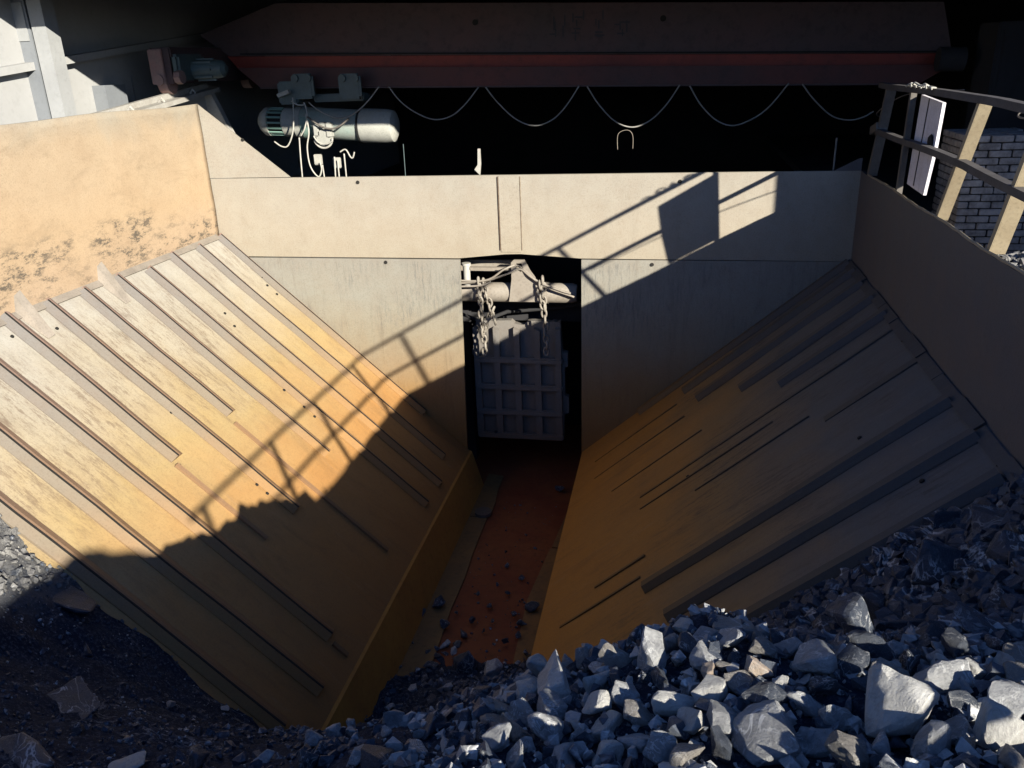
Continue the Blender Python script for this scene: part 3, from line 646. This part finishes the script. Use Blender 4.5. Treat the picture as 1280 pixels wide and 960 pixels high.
bm = B(); box(bm, (-8.26, -1.235, 1.98), (-8.04, -1.222, 2.45)); link('patch', bm, M['col_light'], CO)
# outside wall beside the column
bm = B(); box(bm, (-12, -1.0, -1), (-8.73, -.9, 3.2)); link('outer_wall', bm, M['shed_wall'], SH)
bm = B(); box(bm, (-12, -1.08, 1.52), (-8.73, -1.001, 1.60)); link('wall_girt', bm, M['shed_wall'], SH)
bm = B(); box(bm, (-8.95, -1.01, -1), (-8.73, -1.002, 3.2)); link('joint_and_shadow_strip', bm, M['darkwall'], SH)  # dark strip painted on the wall for the shadow beside the column
# crane runway
CRX = -7.3
RW = thing('crane_runway', 'pale steel runway beam with a rail along the left side of the shed', 'beam', (CRX, 1.5, .9))
bm = B(); box(bm, (CRX-.22, -1.8, 1.05), (CRX+.22, 1.8, 1.12)); link('top_flange', bm, M['rail_steel'], RW)
bm = B(); box(bm, (CRX-.03, -1.8, .50), (CRX+.03, 1.8, 1.049)); link('web', bm, M['shed_wall'], RW)
bm = B(); box(bm, (CRX-.2, -1.8, .44), (CRX+.2, 1.8, .499)); link('bottom_flange', bm, M['rail_steel'], RW)
bm = B(); box(bm, (CRX-.04, -1.8, 1.121), (CRX+.04, 1.75, 1.20)); link('rail', bm, M['rail_steel'], RW)
for y in (-.6, .2, 1.1):
    bm = B(); tube(bm, [(CRX+.08, y, 1.12), (CRX+.14, y, 1.18), (CRX+.18, y, 1.12)], .02, 6); link('rail_clip', bm, M['rail_steel'], RW)
bm = B(); prism(bm, [(CRX-.2, 1.6, 1.04), (CRX+.15, 1.6, 1.04), (CRX+.45, 1.6, .2), (CRX+.1, 1.6, .2)], (0, .12, 0)); link('bracket', bm, M['rail_steel'], RW)

RW.location = (CRX, 1.5, 1.02); RW.rotation_euler.x = .10

# overhead crane
GY = 2.05
CN = thing('overhead_crane', 'long dusty maroon bridge crane with a bright red stripe spanning the shed', 'crane', (-1, GY, 1.2))
def gp(px, py, y): return onp(px, py, 1, y)
def gpoly(name, pxs, y, depth, mat, label=None):
    bm = B(); prism(bm, [gp(a, b, y) for a, b in pxs], (0, depth, 0)); return link(name, bm, mat, CN, label=label)
gpoly('girder_side', [(286, 70), (250, 44), (330, 10), (345, 4), (1180, 2), (1190, 66)], GY, .5, M['maroon'], 'broad dusty side plate of the girder')
gpoly('girder_web', [(284, 70.5), (1190, 66.5), (1180, 86), (300, 88)], GY+.06, .3, M['red'], 'bright red recessed web')
gpoly('girder_flange', [(296, 85), (1190, 81), (1150, 104), (500, 108), (325, 109)], GY-.05, .5, M['redflange'], 'dusty red lower flange')
gpoly('flange_edge', [(325, 109.3), (1150, 104.3), (1150, 106), (325, 111)], GY-.06, .45, M['maroon'])
gpoly('top_line', [(300, 66.5), (1185, 63.3), (1185, 65.2), (300, 68.6)], GY-.03, .02, M['dark'])
for px, py, r_ in [(594, 28, .045), (829, 23, .045)]:
    bm = B(); bmesh.ops.create_cone(bm, cap_ends=True, segments=16, radius1=r_, radius2=r_, depth=.02, matrix=Matrix.Translation(gp(px, py, GY-.01)) @ Matrix.Rotation(R(90), 4, 'X')); link('lifting_hole', bm, M['bolt'], CN)
# worn painted characters on the girder side: too faded to read, kept as faint strokes
r3 = random.Random(5)
for cx in (700, 724, 748, 776):
    for s in range(7):
        hz_ = r3.random() < .5; x = cx+r3.uniform(-8, 8); y = 20+r3.uniform(0, 26)
        a, b_ = (x-r3.uniform(4, 9), y) if hz_ else (x, y-r3.uniform(4, 9)), (x+r3.uniform(2, 6), y) if hz_ else (x, y+r3.uniform(3, 7))
        bm = B(); bar(bm, gp(*a, GY-.004), gp(*b_, GY-.004), .004, .022, (0, 0, 1) if hz_ else (1, 0, 0)); link('faded_stroke', bm, M['letter'], CN)
bm = B(); box(bm, (-7.44, .48, 1.36), (-7.08, 3.6, 1.88), .02); link('end_carriage', bm, M['maroon'], CN)
bm = B(); box(bm, (-7.43, .43, 1.36), (-7.20, .475, 1.86), .01); link('buffer_plate', bm, M['pinkred'], CN)
for y in (.60, 3.2):
    bm = B(); tube(bm, [(-7.36, y, 1.36), (-7.20, y, 1.36)], .15, 24); shade(link('wheel', bm, M['pinkred'], CN))
bm = B(); tube(bm, [(-7.06, .52, 1.45), (-6.96, .52, 1.45)], .10, 8); link('wheel_bearing', bm, M['pinkred'], CN)
bm = B(); tube(bm, [(-7.3, .43, 1.42), (-7.3, .40, 1.42)], .08, 16); link('buffer_disc', bm, M['pinkred'], CN)
bm = B(); box(bm, (-7.15, .5, 1.4), (-6.98, 1.3, 1.78), .04); link('gearbox', bm, M['motor'], CN)
bm = B(); tube(bm, [(-6.98, .95, 1.55), (-6.62, .95, 1.55), (-6.50, .95, 1.55), (-6.45, .95, 1.55)], [.14, .14, .12, .05], 20); shade(link('travel_motor', bm, M['motor'], CN))
bm = B()
for i in range(8):
    a = i*math.pi/4; box(bm, (-6.95, .94+.15*math.cos(a)-.01, 1.54+.15*math.sin(a)-.01), (-6.64, .96+.15*math.cos(a), 1.56+.15*math.sin(a)))
link('motor_fins', bm, M['motor'], CN)
bm = B(); box(bm, (5.0, .8, 1.2), (5.4, 3.4, 1.7), .03); link('end_carriage', bm, M['darkwall'], CN)
bm = B(); tube(bm, [gp(1172, 74, 1.6), gp(1205, 74, 1.6)], .16, 18); shade(link('travel_motor', bm, M['darkwall'], CN))

# electric hoist
HY = 2.0
HO = thing('electric_hoist', 'pale green electric wire rope hoist hanging under the crane, lower half sunlit', 'hoist', gp(410, 150, HY))
def hp(px, py, y=HY): return onp(px, py, 1, y)
def cyl(nm, px0, px1, py0, py1, r, mat, prof=None, n=28, label=None):
    a, b_ = hp(px0, py0), hp(px1, py1); bm = B()
    prof = prof or [(0, 1), (1, 1)]; tube(bm, [a+(b_-a)*t for t, _ in prof], [r*q for _, q in prof], n); o = link(nm, bm, mat, HO, label=label); return shade(o)
rr = .255
cyl('drum', 378, 454, 153, 157, rr, M['hoist'], [(0, .97), (.02, 1), (.98, 1), (1, .97)])
cyl('drum_housing', 453, 496, 157, 158, rr*1.08, M['hoist_white'], [(0, .95), (.03, 1), (.75, 1), (.93, .9), (1, .6)], label='stained end housing')
cyl('drum_band', 451.5, 453.5, 157, 157, rr*1.1, M['dark'])
cyl('motor_flange', 374, 381, 153, 153, rr*1.03, M['hoist_white'])
cyl('motor_case', 357, 375, 152.5, 153, rr*.92, M['hoist_white'], [(0, .9), (.1, 1), (1, 1)])
cyl('motor_cone', 383, 397, 154, 154, rr*1.02, M['hoist_green'], [(0, 1), (1, .98)])
cyl('motor_core', 336, 358, 152, 152.5, rr*.72, M['bolt'])
cyl('motor_end_cap', 325, 340, 152, 152, rr*.95, M['hoist_white'], [(0, .35), (.25, .7), (.6, .95), (1, 1)])
bm = B(); a, b_ = hp(338, 152), hp(358, 152.5)
for i in range(16):
    t = 2*math.pi*i/16; o = Vector((0, math.cos(t), math.sin(t)))*rr*.88; bar(bm, a+o, b_+o, .03, .02, o)
link('fan_cage', bm, M['hoist_green'], HO)
bm = B(); box(bm, hp(392, 128, HY-.12), hp(454, 116, HY-.12)+Vector((0, .3, 0)), .02); link('suspension_plate', bm, M['motor'], HO)
for px in (378, 437):
    bm = B(); a = hp(px, 106, HY-.32); box(bm, a+Vector((-.19, 0, -.22)), a+Vector((.19, .05, .17)), .045); link('trolley_plate', bm, M['motor'], HO)
    for s in (-1, 1):
        bm = B(); c = a+Vector((s*.11, -.01, .1)); tube(bm, [c, c+Vector((0, -.03, 0))], .06, 16); link('trolley_wheel', bm, M['motor'], HO)
bm = B(); a = hp(358, 126, HY-.3); box(bm, a+Vector((-.14, 0, -.06)), a+Vector((.2, .2, .3)), .03); link('control_box', bm, M['motor'], HO)
# hook block
a = hp(406, 172, HY-.3)
bm = B(); tube(bm, [a+Vector((0, -.05, 0)), a+Vector((0, .05, 0))], .13, 22); shade(link('sheave', bm, M['hoist_white'], HO))
bm = B(); box(bm, a+Vector((-.17, -.07, .02)), a+Vector((-.07, .07, .22)), .02); box(bm, a+Vector((.05, -.07, .0)), a+Vector((.15, .07, .24)), .02); box(bm, a+Vector((-.07, -.06, .14)), a+Vector((.05, .06, .25)), .02); link('block_frame', bm, M['hoist_white'], HO)
bm = B(); tube(bm, [a+Vector((math.cos(t)*.16, -.07, math.sin(t)*.16)) for t in [-math.pi*(.02+i/14) for i in range(14)]], .018, 8); link('sheave_guard', bm, M['pale'], HO, smooth=True)
for (px, py) in ((398, 199), (422, 203)):
    b0 = hp(px, py, HY-.35); bm = B(); box(bm, b0+Vector((-.07, -.04, -.09)), b0+Vector((.06, .04, .08)), .012)
    tag(link('switch_box', bm, M['pale']), 'small white limit switch box hanging '+('left' if px < 410 else 'right')+' of the hook block', 'switch box')
bm = B(); b0 = hp(355, 117, HY-.4); bar(bm, b0+Vector((-.1, 0, -.03)), b0+Vector((.1, 0, .03)), .1, .06); tag(link('lamp_bracket', bm, M['pale']), 'small bright white bracket above the fan end of the hoist', 'bracket')
def hr(pts, y=HY-.42): return [hp(a, b_, y) for a, b_ in pts]
cable_thing('hoist_rope', 'pale wire falls and looping control leads hanging from the hoist behind the back wall', [
    hr([(374, 172), (376, 200), (379, 232)]), hr([(403, 206), (407, 232)]), hr([(418, 196), (420, 232)]), hr([(422, 200), (425, 232)]), hr([(430, 192), (434, 232)]),
    hr([(382, 142), (386, 165), (384, 185), (388, 208), (398, 221), (402, 212), (400, 203)]),
    hr([(366, 122), (367, 140), (366, 165), (360, 182), (352, 183), (343, 177)]), hr([(425, 190), (432, 187), (438, 196), (441, 197), (443, 190)]), hr([(392, 170), (398, 178), (408, 180), (416, 176)]),
    hr([(380, 128), (384, 142), (381, 160), (376, 170)]), hr([(364, 126), (372, 131), (382, 131)])], .013, 'pale', 'rope')
bm = B(); bm.free()
# festoon cable
lo = [[(386, 128), (400, 139), (420, 147), (434, 146), (448, 138), (462, 124), (474, 108)], [(486, 108), (498, 124), (515, 138), (540, 149), (562, 146), (580, 132), (598, 109)],
      [(607, 109), (622, 128), (645, 149), (668, 157), (690, 150), (708, 132), (724, 107)], [(734, 108), (748, 130), (768, 151), (790, 159), (812, 151), (832, 132), (850, 106)],
      [(862, 107), (876, 131), (895, 150), (916, 157), (940, 149), (962, 133), (986, 104)], [(1003, 105), (1018, 125), (1040, 145), (1062, 150), (1080, 146), (1092, 139)]]
for i, l in enumerate(lo):
    lab = ['festoon cable loop drooping in front of the hoist', 'first festoon cable loop right of the hoist, with a bright sagging middle', 'second festoon cable loop right of the hoist', 'third festoon cable loop from the hoist, hanging above the small hook', 'fourth festoon cable loop from the hoist', 'last dim festoon cable loop, ending behind the guard rail'][i]
    o = cable_thing('festoon_cable', lab, [[onp(a, b_, 1, GY-.5 if i == 0 else GY-.12) for a, b_ in l]], .0115, 'cable', 'cable'); o['group'] = 'festoon cable loops under the crane'
cable_thing('festoon_cable', 'dark second cable drooping across the middle of the hoist drum', [hr([(384, 146), (398, 156), (412, 161), (424, 158), (436, 148)])], .016, 'post_dark', 'cable')
# odd lit bits in the dark shed
def strip_thing(name, label, cat, pxs, y, mat):
    bm = B(); prism(bm, [onp(a, b_, 1, y) for a, b_ in pxs], (0, .03, 0)); tag(link(name, bm, M[mat]), label, cat)
strip_thing('hanging_rag', 'small bright white strip of cloth hanging in the dark shed', 'rag', [(597, 186), (600, 186), (601, 205), (600, 219), (597, 216), (593, 212), (597, 206)], .9, 'pale')
cable_thing('bail_hook', 'small thin wire bail glinting in the dark below the crane', [[onp(a, b_, 1, 1.2) for a, b_ in [(772, 187), (772, 170), (777, 164), (786, 163), (791, 170), (791, 186)]]], .004, 'pipe', 'hook')
cable_thing('hanging_rod', 'thin pale rod standing in the dark right of the hoist', [[onp(a, b_, 1, 1.0) for a, b_ in [(504, 180), (507, 222), (508, 240)]]], .006, 'motor', 'rod')
cable_thing('hanging_rod', 'thin dim rod standing behind the right end of the back wall', [[onp(a, b_, 1, .5) for a, b_ in [(1046, 172), (1040, 228)]]], .014, 'pipe', 'rod')
# dim pipework and panels at the right of the shed
DP = thing('dark_cabinet', 'dim grey steel cabinet in the dark upper right of the shed', 'cabinet', (5.1, 1.5, -.8))
bm = B(); box(bm, (4.55, 1.0, -.8), (5.3, 1.8, 1.75), .02); link('cabinet_body', bm, M['darkwall'], DP)
bm = B(); box(bm, (4.62, .97, .2), (5.22, .998, 1.65), .01); link('cabinet_door', bm, M['darkwall'], DP)
bm = B(); box(bm, (5.10, .94, .8), (5.13, .969, 1.0)); link('door_handle', bm, M['gate'], DP)

# ------------------------------------------------------------------ ROCKS
def rock_mesh(seed, flat=1., npt=13, bev=.035, rough=.02):
    r = random.Random(seed); bm = B()
    sx, sy, sz = 1, r.uniform(.65, .95), r.uniform(.5, .8)*flat
    for _ in range(npt):
        v = Vector((r.gauss(0, 1), r.gauss(0, 1), r.gauss(0, 1))).normalized()*r.uniform(.82, 1.0)
        # push towards a block so faces are broad and edges straight
        k = max(abs(v.x), abs(v.y), abs(v.z)); v = v.lerp(v/k*.8, .55)
        bm.verts.new((v.x*sx*.5, v.y*sy*.5, v.z*sz*.5))
    res = bmesh.ops.convex_hull(bm, input=bm.verts[:])
    bmesh.ops.delete(bm, geom=list({e for e in res['geom_interior']+res['geom_unused'] if isinstance(e, bmesh.types.BMVert)}), context='VERTS')
    bmesh.ops.dissolve_limit(bm, angle_limit=R(14), verts=bm.verts[:], edges=bm.edges[:])
    bmesh.ops.bevel(bm, geom=bm.edges[:], offset=bev*r.uniform(.3, 1.), segments=1, affect='EDGES')
    bmesh.ops.triangulate(bm, faces=bm.faces[:])
    bmesh.ops.subdivide_edges(bm, edges=[e for e in bm.edges if e.calc_length() > .12], cuts=3)
    bmesh.ops.triangulate(bm, faces=bm.faces[:])
    o3 = Vector((seed*3.1, 0, 0))
    for v in bm.verts: v.co += v.co.normalized()*(rough*2.2*noise.noise(v.co*3.2+o3)+rough*1.1*noise.noise(v.co*9+o3)+rough*.8*abs(noise.noise(v.co*21+o3)))
    bmesh.ops.recalc_face_normals(bm, faces=bm.faces[:])
    me = bpy.data.meshes.new('rock'); bm.to_mesh(me); bm.free()
    for f in me.polygons: f.use_smooth = True
    try: me.set_sharp_from_angle(angle=R(24))
    except Exception: pass
    return me
VAR = [rock_mesh(100+i) for i in range(22)]
MAT_ROCK = {}
def rock_of(idx, mat):
    key = (idx, mat)
    if key not in MAT_ROCK:
        me = VAR[idx].copy(); me.materials.append(M[mat]); MAT_ROCK[key] = me
    return MAT_ROCK[key]
nrocks = 0
def add_rock(x, y, size, mat, label, group=None, idx=None, rot=None, scale=(1, 1, 1), sink=.22, zadd=0., name='rock'):
    global nrocks
    idx = rnd.randrange(len(VAR)) if idx is None else idx
    me = rock_of(idx, mat); o = bpy.data.objects.new(name, me); C.objects.link(o)
    o.rotation_euler = rot or (rnd.uniform(-.7, .7), rnd.uniform(-.7, .7), rnd.uniform(0, 6.28)); o.scale = tuple(size*s for s in scale)
    o.location = (x, y, hz(x, y)+size*(.5-sink)*.7*scale[2]+zadd)
    tag(o, label, 'rock', group); nrocks += 1; return o
occupied = []
HERO = [ # px, py, size px(width), material, label, scale, seed idx
 (1118, 880, 112, 'rock_warm', 'largest upright pale rock with a pointed top, at the lower right', (1, .85, 1.5), 3),
 (965, 925, 118, 'rock', 'wide flat dark topped grey slab at the bottom, left of the largest rock', (1, .9, .75), 5),
 (1175, 850, 90, 'rock', 'broad split grey rock just behind and right of the largest rock', (1, .9, .9), 8),
 (1262, 870, 80, 'rock', 'pale rock cut by the right edge of the picture', (1, .9, 1), 9),
 (1190, 915, 70, 'rock', 'smooth faced wedge of rock right of the foot of the largest rock', (1, .8, .8), 11),
 (1245, 925, 70, 'rock_warm', 'tall narrow bluish rock at the lower right corner', (.8, .8, 1.4), 12),
 (953, 832, 44, 'rock_tan', 'small rock with an orange tan sunlit side', (1, .9, 1.2), 2),
 (888, 848, 34, 'rock_tan', 'small pinkish tan rock among grey rocks', (1, .9, 1.1), 6),
 (853, 786, 44, 'rock_warm', 'rounded pale rock on the crest of the heap', (1, .9, .9), 7),
 (783, 868, 44, 'rock', 'blocky sunlit rock with a veined face at the middle of the heap', (1, .8, 1.3), 13),
 (748, 862, 52, 'rock_warm', 'tall leaning pale rock at the middle of the heap', (.9, .8, 1.5), 14),
 (690, 888, 56, 'rock', 'large pale broken block left of the leaning pale rock', (1, .8, 1.3), 15),
 (655, 900, 50, 'rock', 'grey flat faced rock in front of the trough, its side in shade', (1, .9, 1.1), 4),
 (636, 945, 50, 'rock', 'rock with a white stripe across it at the bottom edge', (1, .9, 1.2), 16),
 (705, 948, 80, 'rock', 'long low pale rock lying on the bottom edge', (1.1, .7, .6), 17),
 (795, 928, 54, 'rock', 'bluish cubic rock near the bottom, half lit', (1, 1, .9), 1),
 (840, 880, 60, 'rock_warm', 'curved pale slab leaning in the middle of the heap', (1, .6, 1.2), 18),
 (905, 905, 60, 'rock', 'angular grey rock left of the wide slab', (1, .9, .9), 19),
 (1040, 855, 62, 'rock_dark', 'dark block with one pale end beside the largest rock', (1.1, .8, .8), 20),
 (955, 875, 66, 'rock_dark', 'dark shaded rock above the wide flat slab', (1.1, .9, .8), 21),
 (615, 838, 40, 'rock', 'blue grey rock lying at the foot of the trough', (1, .8, 1.2), 0),
 (583, 832, 36, 'rock_dark', 'upright dark block at the foot of the trough', (.9, .8, 1.6), 10),
 (1020, 930, 66, 'rock', 'rough grey rock right of the wide flat slab on the bottom edge', (1, .9, .8), 13),
 (165, 952, 66, 'rock_warm', 'pale striped slab on the bottom edge at the left', (1.2, .8, .5), 5),
 (250, 950, 44, 'rock_dark', 'glossy blue rock on the bottom edge at the left', (1, .8, 1.1), 8),
 (330, 948, 34, 'rock', 'blue grey rock on the bottom edge right of the glossy blue one', (1, .9, .8), 2),
 (395, 940, 36, 'rock_dark', 'dark shaded rock on the bottom edge below the lower tip of the left slope', (1, .9, .8), 4),
 (450, 948, 40, 'rock', 'rounded pale topped rock on the bottom edge left of centre', (1, .9, .8), 6),
 (520, 935, 46, 'rock', 'greyish slab lying tilted on the bottom edge in front of the trough', (1.1, .8, .7), 7),
 (85, 735, 95, 'rock_dark', 'dark boulder half buried in the fine ore at the left', (1.1, .9, .5), 9),
 (90, 870, 110, 'rock_dark', 'low dusty boulder with white streaks in the fine ore at the lower left', (1.1, .9, .45), 11),
 (30, 935, 120, 'rock_dark', 'smooth dark slab rising into the lower left corner', (1.2, .8, .5), 12),
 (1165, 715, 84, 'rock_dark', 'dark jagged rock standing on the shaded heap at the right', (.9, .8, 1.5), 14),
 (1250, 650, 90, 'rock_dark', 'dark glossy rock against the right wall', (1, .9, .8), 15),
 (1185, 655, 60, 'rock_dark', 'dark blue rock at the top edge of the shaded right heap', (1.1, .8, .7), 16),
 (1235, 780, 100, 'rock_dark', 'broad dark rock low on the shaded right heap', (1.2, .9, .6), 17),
]
for px, py, sp, mat, lab, sc, idx in HERO:
    p = ray_ore(px, py+sp*.15)
    if p is None: continue
    dep = (p-CP).dot(CF); size = sp/FPX*dep/max(.75, sc[0])*1.12
    add_rock(p.x, p.y, size, mat, lab, None, idx, (rnd.uniform(-.35, .35), rnd.uniform(-.35, .35), rnd.uniform(0, 6.28)), sc, .46 if px < 120 else .3)
    occupied.append((p.x, p.y, size*.42))
# stones lying in the trough
for k, (px, py, sp) in enumerate([(548, 755, 24), (525, 768, 22), (556, 781, 20), (664, 760, 24), (653, 780, 18), (508, 790, 22), (700, 612, 16), (652, 722, 9), (634, 706, 8), (635, 741, 10), (597, 742, 9), (612, 757, 10), (631, 803, 12), (580, 792, 14), (604, 788, 9), (642, 768, 12), (570, 765, 8), (622, 730, 7), (590, 775, 11), (648, 795, 13), (616, 775, 8)]):
    P = onp(px, py, 2, ZFL+.05); s_ = sp/FPX*(P-CP).dot(CF)
    lab = ['small dark stone on the left liner, highest of three', 'dark stone against the lip of the trough', 'small glinting stone on the left edge of the red floor', 'largest dark stone at the right of the red floor', 'paired stones below the largest one on the red floor', 'shaded stone at the foot of the left lip', 'lone grey stone far back beside the right slope'][k] if k < 7 else 'tiny dark stone scattered on the red trough floor'
    o = add_rock(P.x, P.y, s_, 'rock_dark', lab, 'tiny stones on the red trough floor' if k >= 7 else None); o.location.z = ZFL+.02+s_*.28
# heap stones: three zones that look alike inside themselves
def free(x, y, r):
    return all((x-a)**2+(y-b)**2 > (r+c)**2*.75 for a, b, c in occupied)
def zone(n, poly, smin, smax, mats, label, group, tries=9000, pw=2.):
    k = 0
    x0 = min(p[0] for p in poly); x1 = max(p[0] for p in poly); y0 = min(p[1] for p in poly); y1 = max(p[1] for p in poly)
    for t in range(tries):
        if k >= n: break
        px, py = rnd.uniform(x0, x1), rnd.uniform(y0, y1); ins = False
        for i in range(len(poly)):
            a, b_ = poly[i], poly[i-1]
            if (a[1] > py) != (b_[1] > py) and px < (b_[0]-a[0])*(py-a[1])/(b_[1]-a[1])+a[0]: ins = not ins
        if not ins: continue
        p = ray_ore(px, py)
        if p is None: continue
        s_ = smin+(smax-smin)*rnd.random()**pw
        if not free(p.x, p.y, s_*.36): continue
        add_rock(p.x, p.y, s_, rnd.choice(mats), label, group, None, None, (1, rnd.uniform(.75, 1), rnd.uniform(.8, 1.25)), .25)
        occupied.append((p.x, p.y, s_*.36)); k += 1
    return k
z1 = zone(85, [(640, 870), (700, 818), (790, 775), (860, 775), (1000, 815), (1100, 825), (1280, 840), (1280, 960), (600, 960)], .15, .32, ['rock', 'rock_warm', 'rock', 'rock_dark', 'rock_brown'],
          'one of the middling broken grey rocks of the sunlit heap, plain and unmarked', 'middling grey rocks of the sunlit heap')
z1 = zone(110, [(640, 870), (700, 818), (790, 775), (860, 775), (1000, 815), (1100, 825), (1280, 840), (1280, 960), (600, 960)], .08, .20, ['rock', 'rock', 'rock_warm', 'rock_brown', 'rock_dark', 'rock_dark'],
          'one of the small broken grey rocks packed between the bigger ones in the sunlit heap', 'small grey rocks of the sunlit heap')
z2 = zone(50, [(440, 860), (500, 805), (660, 812), (690, 825), (620, 960), (350, 960)], .07, .20, ['rock_dark', 'rock_dark', 'rock'],
          'one of the small dark stones in the shade at the foot of the trough', 'dark stones at the foot of the trough')
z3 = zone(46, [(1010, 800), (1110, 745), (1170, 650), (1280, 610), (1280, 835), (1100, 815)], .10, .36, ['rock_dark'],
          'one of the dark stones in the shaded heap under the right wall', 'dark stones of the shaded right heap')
z4 = zone(14, [(0, 700), (60, 700), (330, 920), (600, 950), (0, 960)], .05, .16, ['rock_dark', 'rock'],
          'one of the few loose stones lying on the fine dark ore at the left', 'loose stones on the fine ore')
print('rocks', nrocks, z1, z2, z3, z4)
# small chips: nobody could count them
def chips(name, n, sampler, smin, smax, mat, seed, pw=3.):
    r = random.Random(seed); V = []; Fc = []
    base = []
    for v in range(8):
        rr_ = random.Random(v+50); bmc = B()
        for _ in range(8): bmc.verts.new(Vector((rr_.gauss(0, 1), rr_.gauss(0, 1), rr_.gauss(0, .8))).normalized()*.5)
        bmesh.ops.convex_hull(bmc, input=bmc.verts[:]); bmc.verts.index_update()
        base.append(([v_.co.copy() for v_ in bmc.verts], [[q.index for q in f.verts] for f in bmc.faces])); bmc.free()
    for i in range(n):
        q = sampler(r)
        if q is None: continue
        s_ = smin+(smax-smin)*r.random()**pw; bv, bf = base[r.randrange(8)]
        rm = Matrix.Rotation(r.uniform(0, 6.28), 3, 'Z') @ Matrix.Rotation(r.uniform(0, 6.28), 3, 'X'); o = len(V)
        for v in bv: V.append(tuple(Vector(q)+(rm @ v)*s_+Vector((0, 0, s_*.2))))
        for f in bf: Fc.append([j+o for j in f])
    me = bpy.data.meshes.new(name); me.from_pydata(V, [], Fc); me.materials.append(M[mat]); me.update()
    o = bpy.data.objects.new(name, me); C.objects.link(o); tag(o, kind='stuff'); return o
def samp(x0, x1, y0, y1, dens=None):
    def f(r):
        x, y = r.uniform(x0, x1), r.uniform(y0, y1)
        if dens and r.random() > dens(x, y): return None
        z = hz(x, y)
        if z < -4.98 or (y > -6.2 and (x < XBL or x > XBR) and z < (zl(x) if x < 0 else zr(x))): return None
        return (x, y, z)
    return f
hd = lambda x, y: .10 if x < -2.1 else 1.
tag(chips('rubble', 11000, samp(-2.6, 2.83, -10.4, -4.0, lambda x, y: .35 if x < -1.3 and y < -7.5 else 1.), .015, .10, 'rock_dark', 1), 'small dark broken rubble filling the heap between the rocks', 'rubble')
tag(chips('rubble', 5000, samp(-.6, 2.83, -10.4, -7.2), .015, .09, 'rock', 2), 'small grey broken rubble filling the sunlit heap', 'rubble')
tag(chips('gravel', 9000, samp(-6.45, -1.8, -10.4, -5.8), .008, .05, 'rock_dark', 3, 4.), 'fine dark gravel covering the slope of ore at the left', 'gravel')
tag(chips('gravel', 2600, samp(-6.45, 2.8, -10.4, -5.8), .005, .026, 'pale', 4, 3.), 'scattered white specks of crushed stone over the dark ore', 'gravel')
def sampb(r):
    x, y = r.uniform(XR+.08, XR+2.4), r.uniform(-6.5, -4.5); return (x, y, hz(x+.02, y))
tag(chips('gravel', 3500, sampb, .02, .11, 'rubble_pale', 6, 2.5), 'pale sunlit rubble outside the right wall', 'gravel')
def sampf(r):
    y = -4.2*r.random()**.6; return (r.uniform(-2.1, -1.15), y, ZFL+.002)
tag(chips('rubble', 2600, samp(1.2, 2.83, -8.4, -6.0), .03, .16, 'rock_dark', 12, 2.), 'angular dark broken stone packed against the right wall', 'rubble')
tag(chips('rubble', 2600, samp(-6.45, -4.55, -8.6, -6.2), .012, .10, 'rubble_pale', 11, 3.), 'pale sunlit broken stone on the ore at the far left', 'rubble')
tag(chips('gravel', 160, sampf, .01, .05, 'rock_dark', 8, 3.), 'dark grit scattered over the red trough floor', 'gravel')
# loose rocks along the right bank above the wall (their shadows make the ragged edge on the left slope)
for i in range(14):
    y = -6.4-.42*i+rnd.uniform(-.1, .1); s_ = rnd.uniform(.16, .34); o = add_rock(XR+.25+rnd.uniform(0, .3), y, s_, 'rock', 'one of the rocks lined up on the rubble bank outside the right wall', 'rocks along the right bank'); o.location.z = ridge(y)-.02+s_*.1
print('total rocks', nrocks)
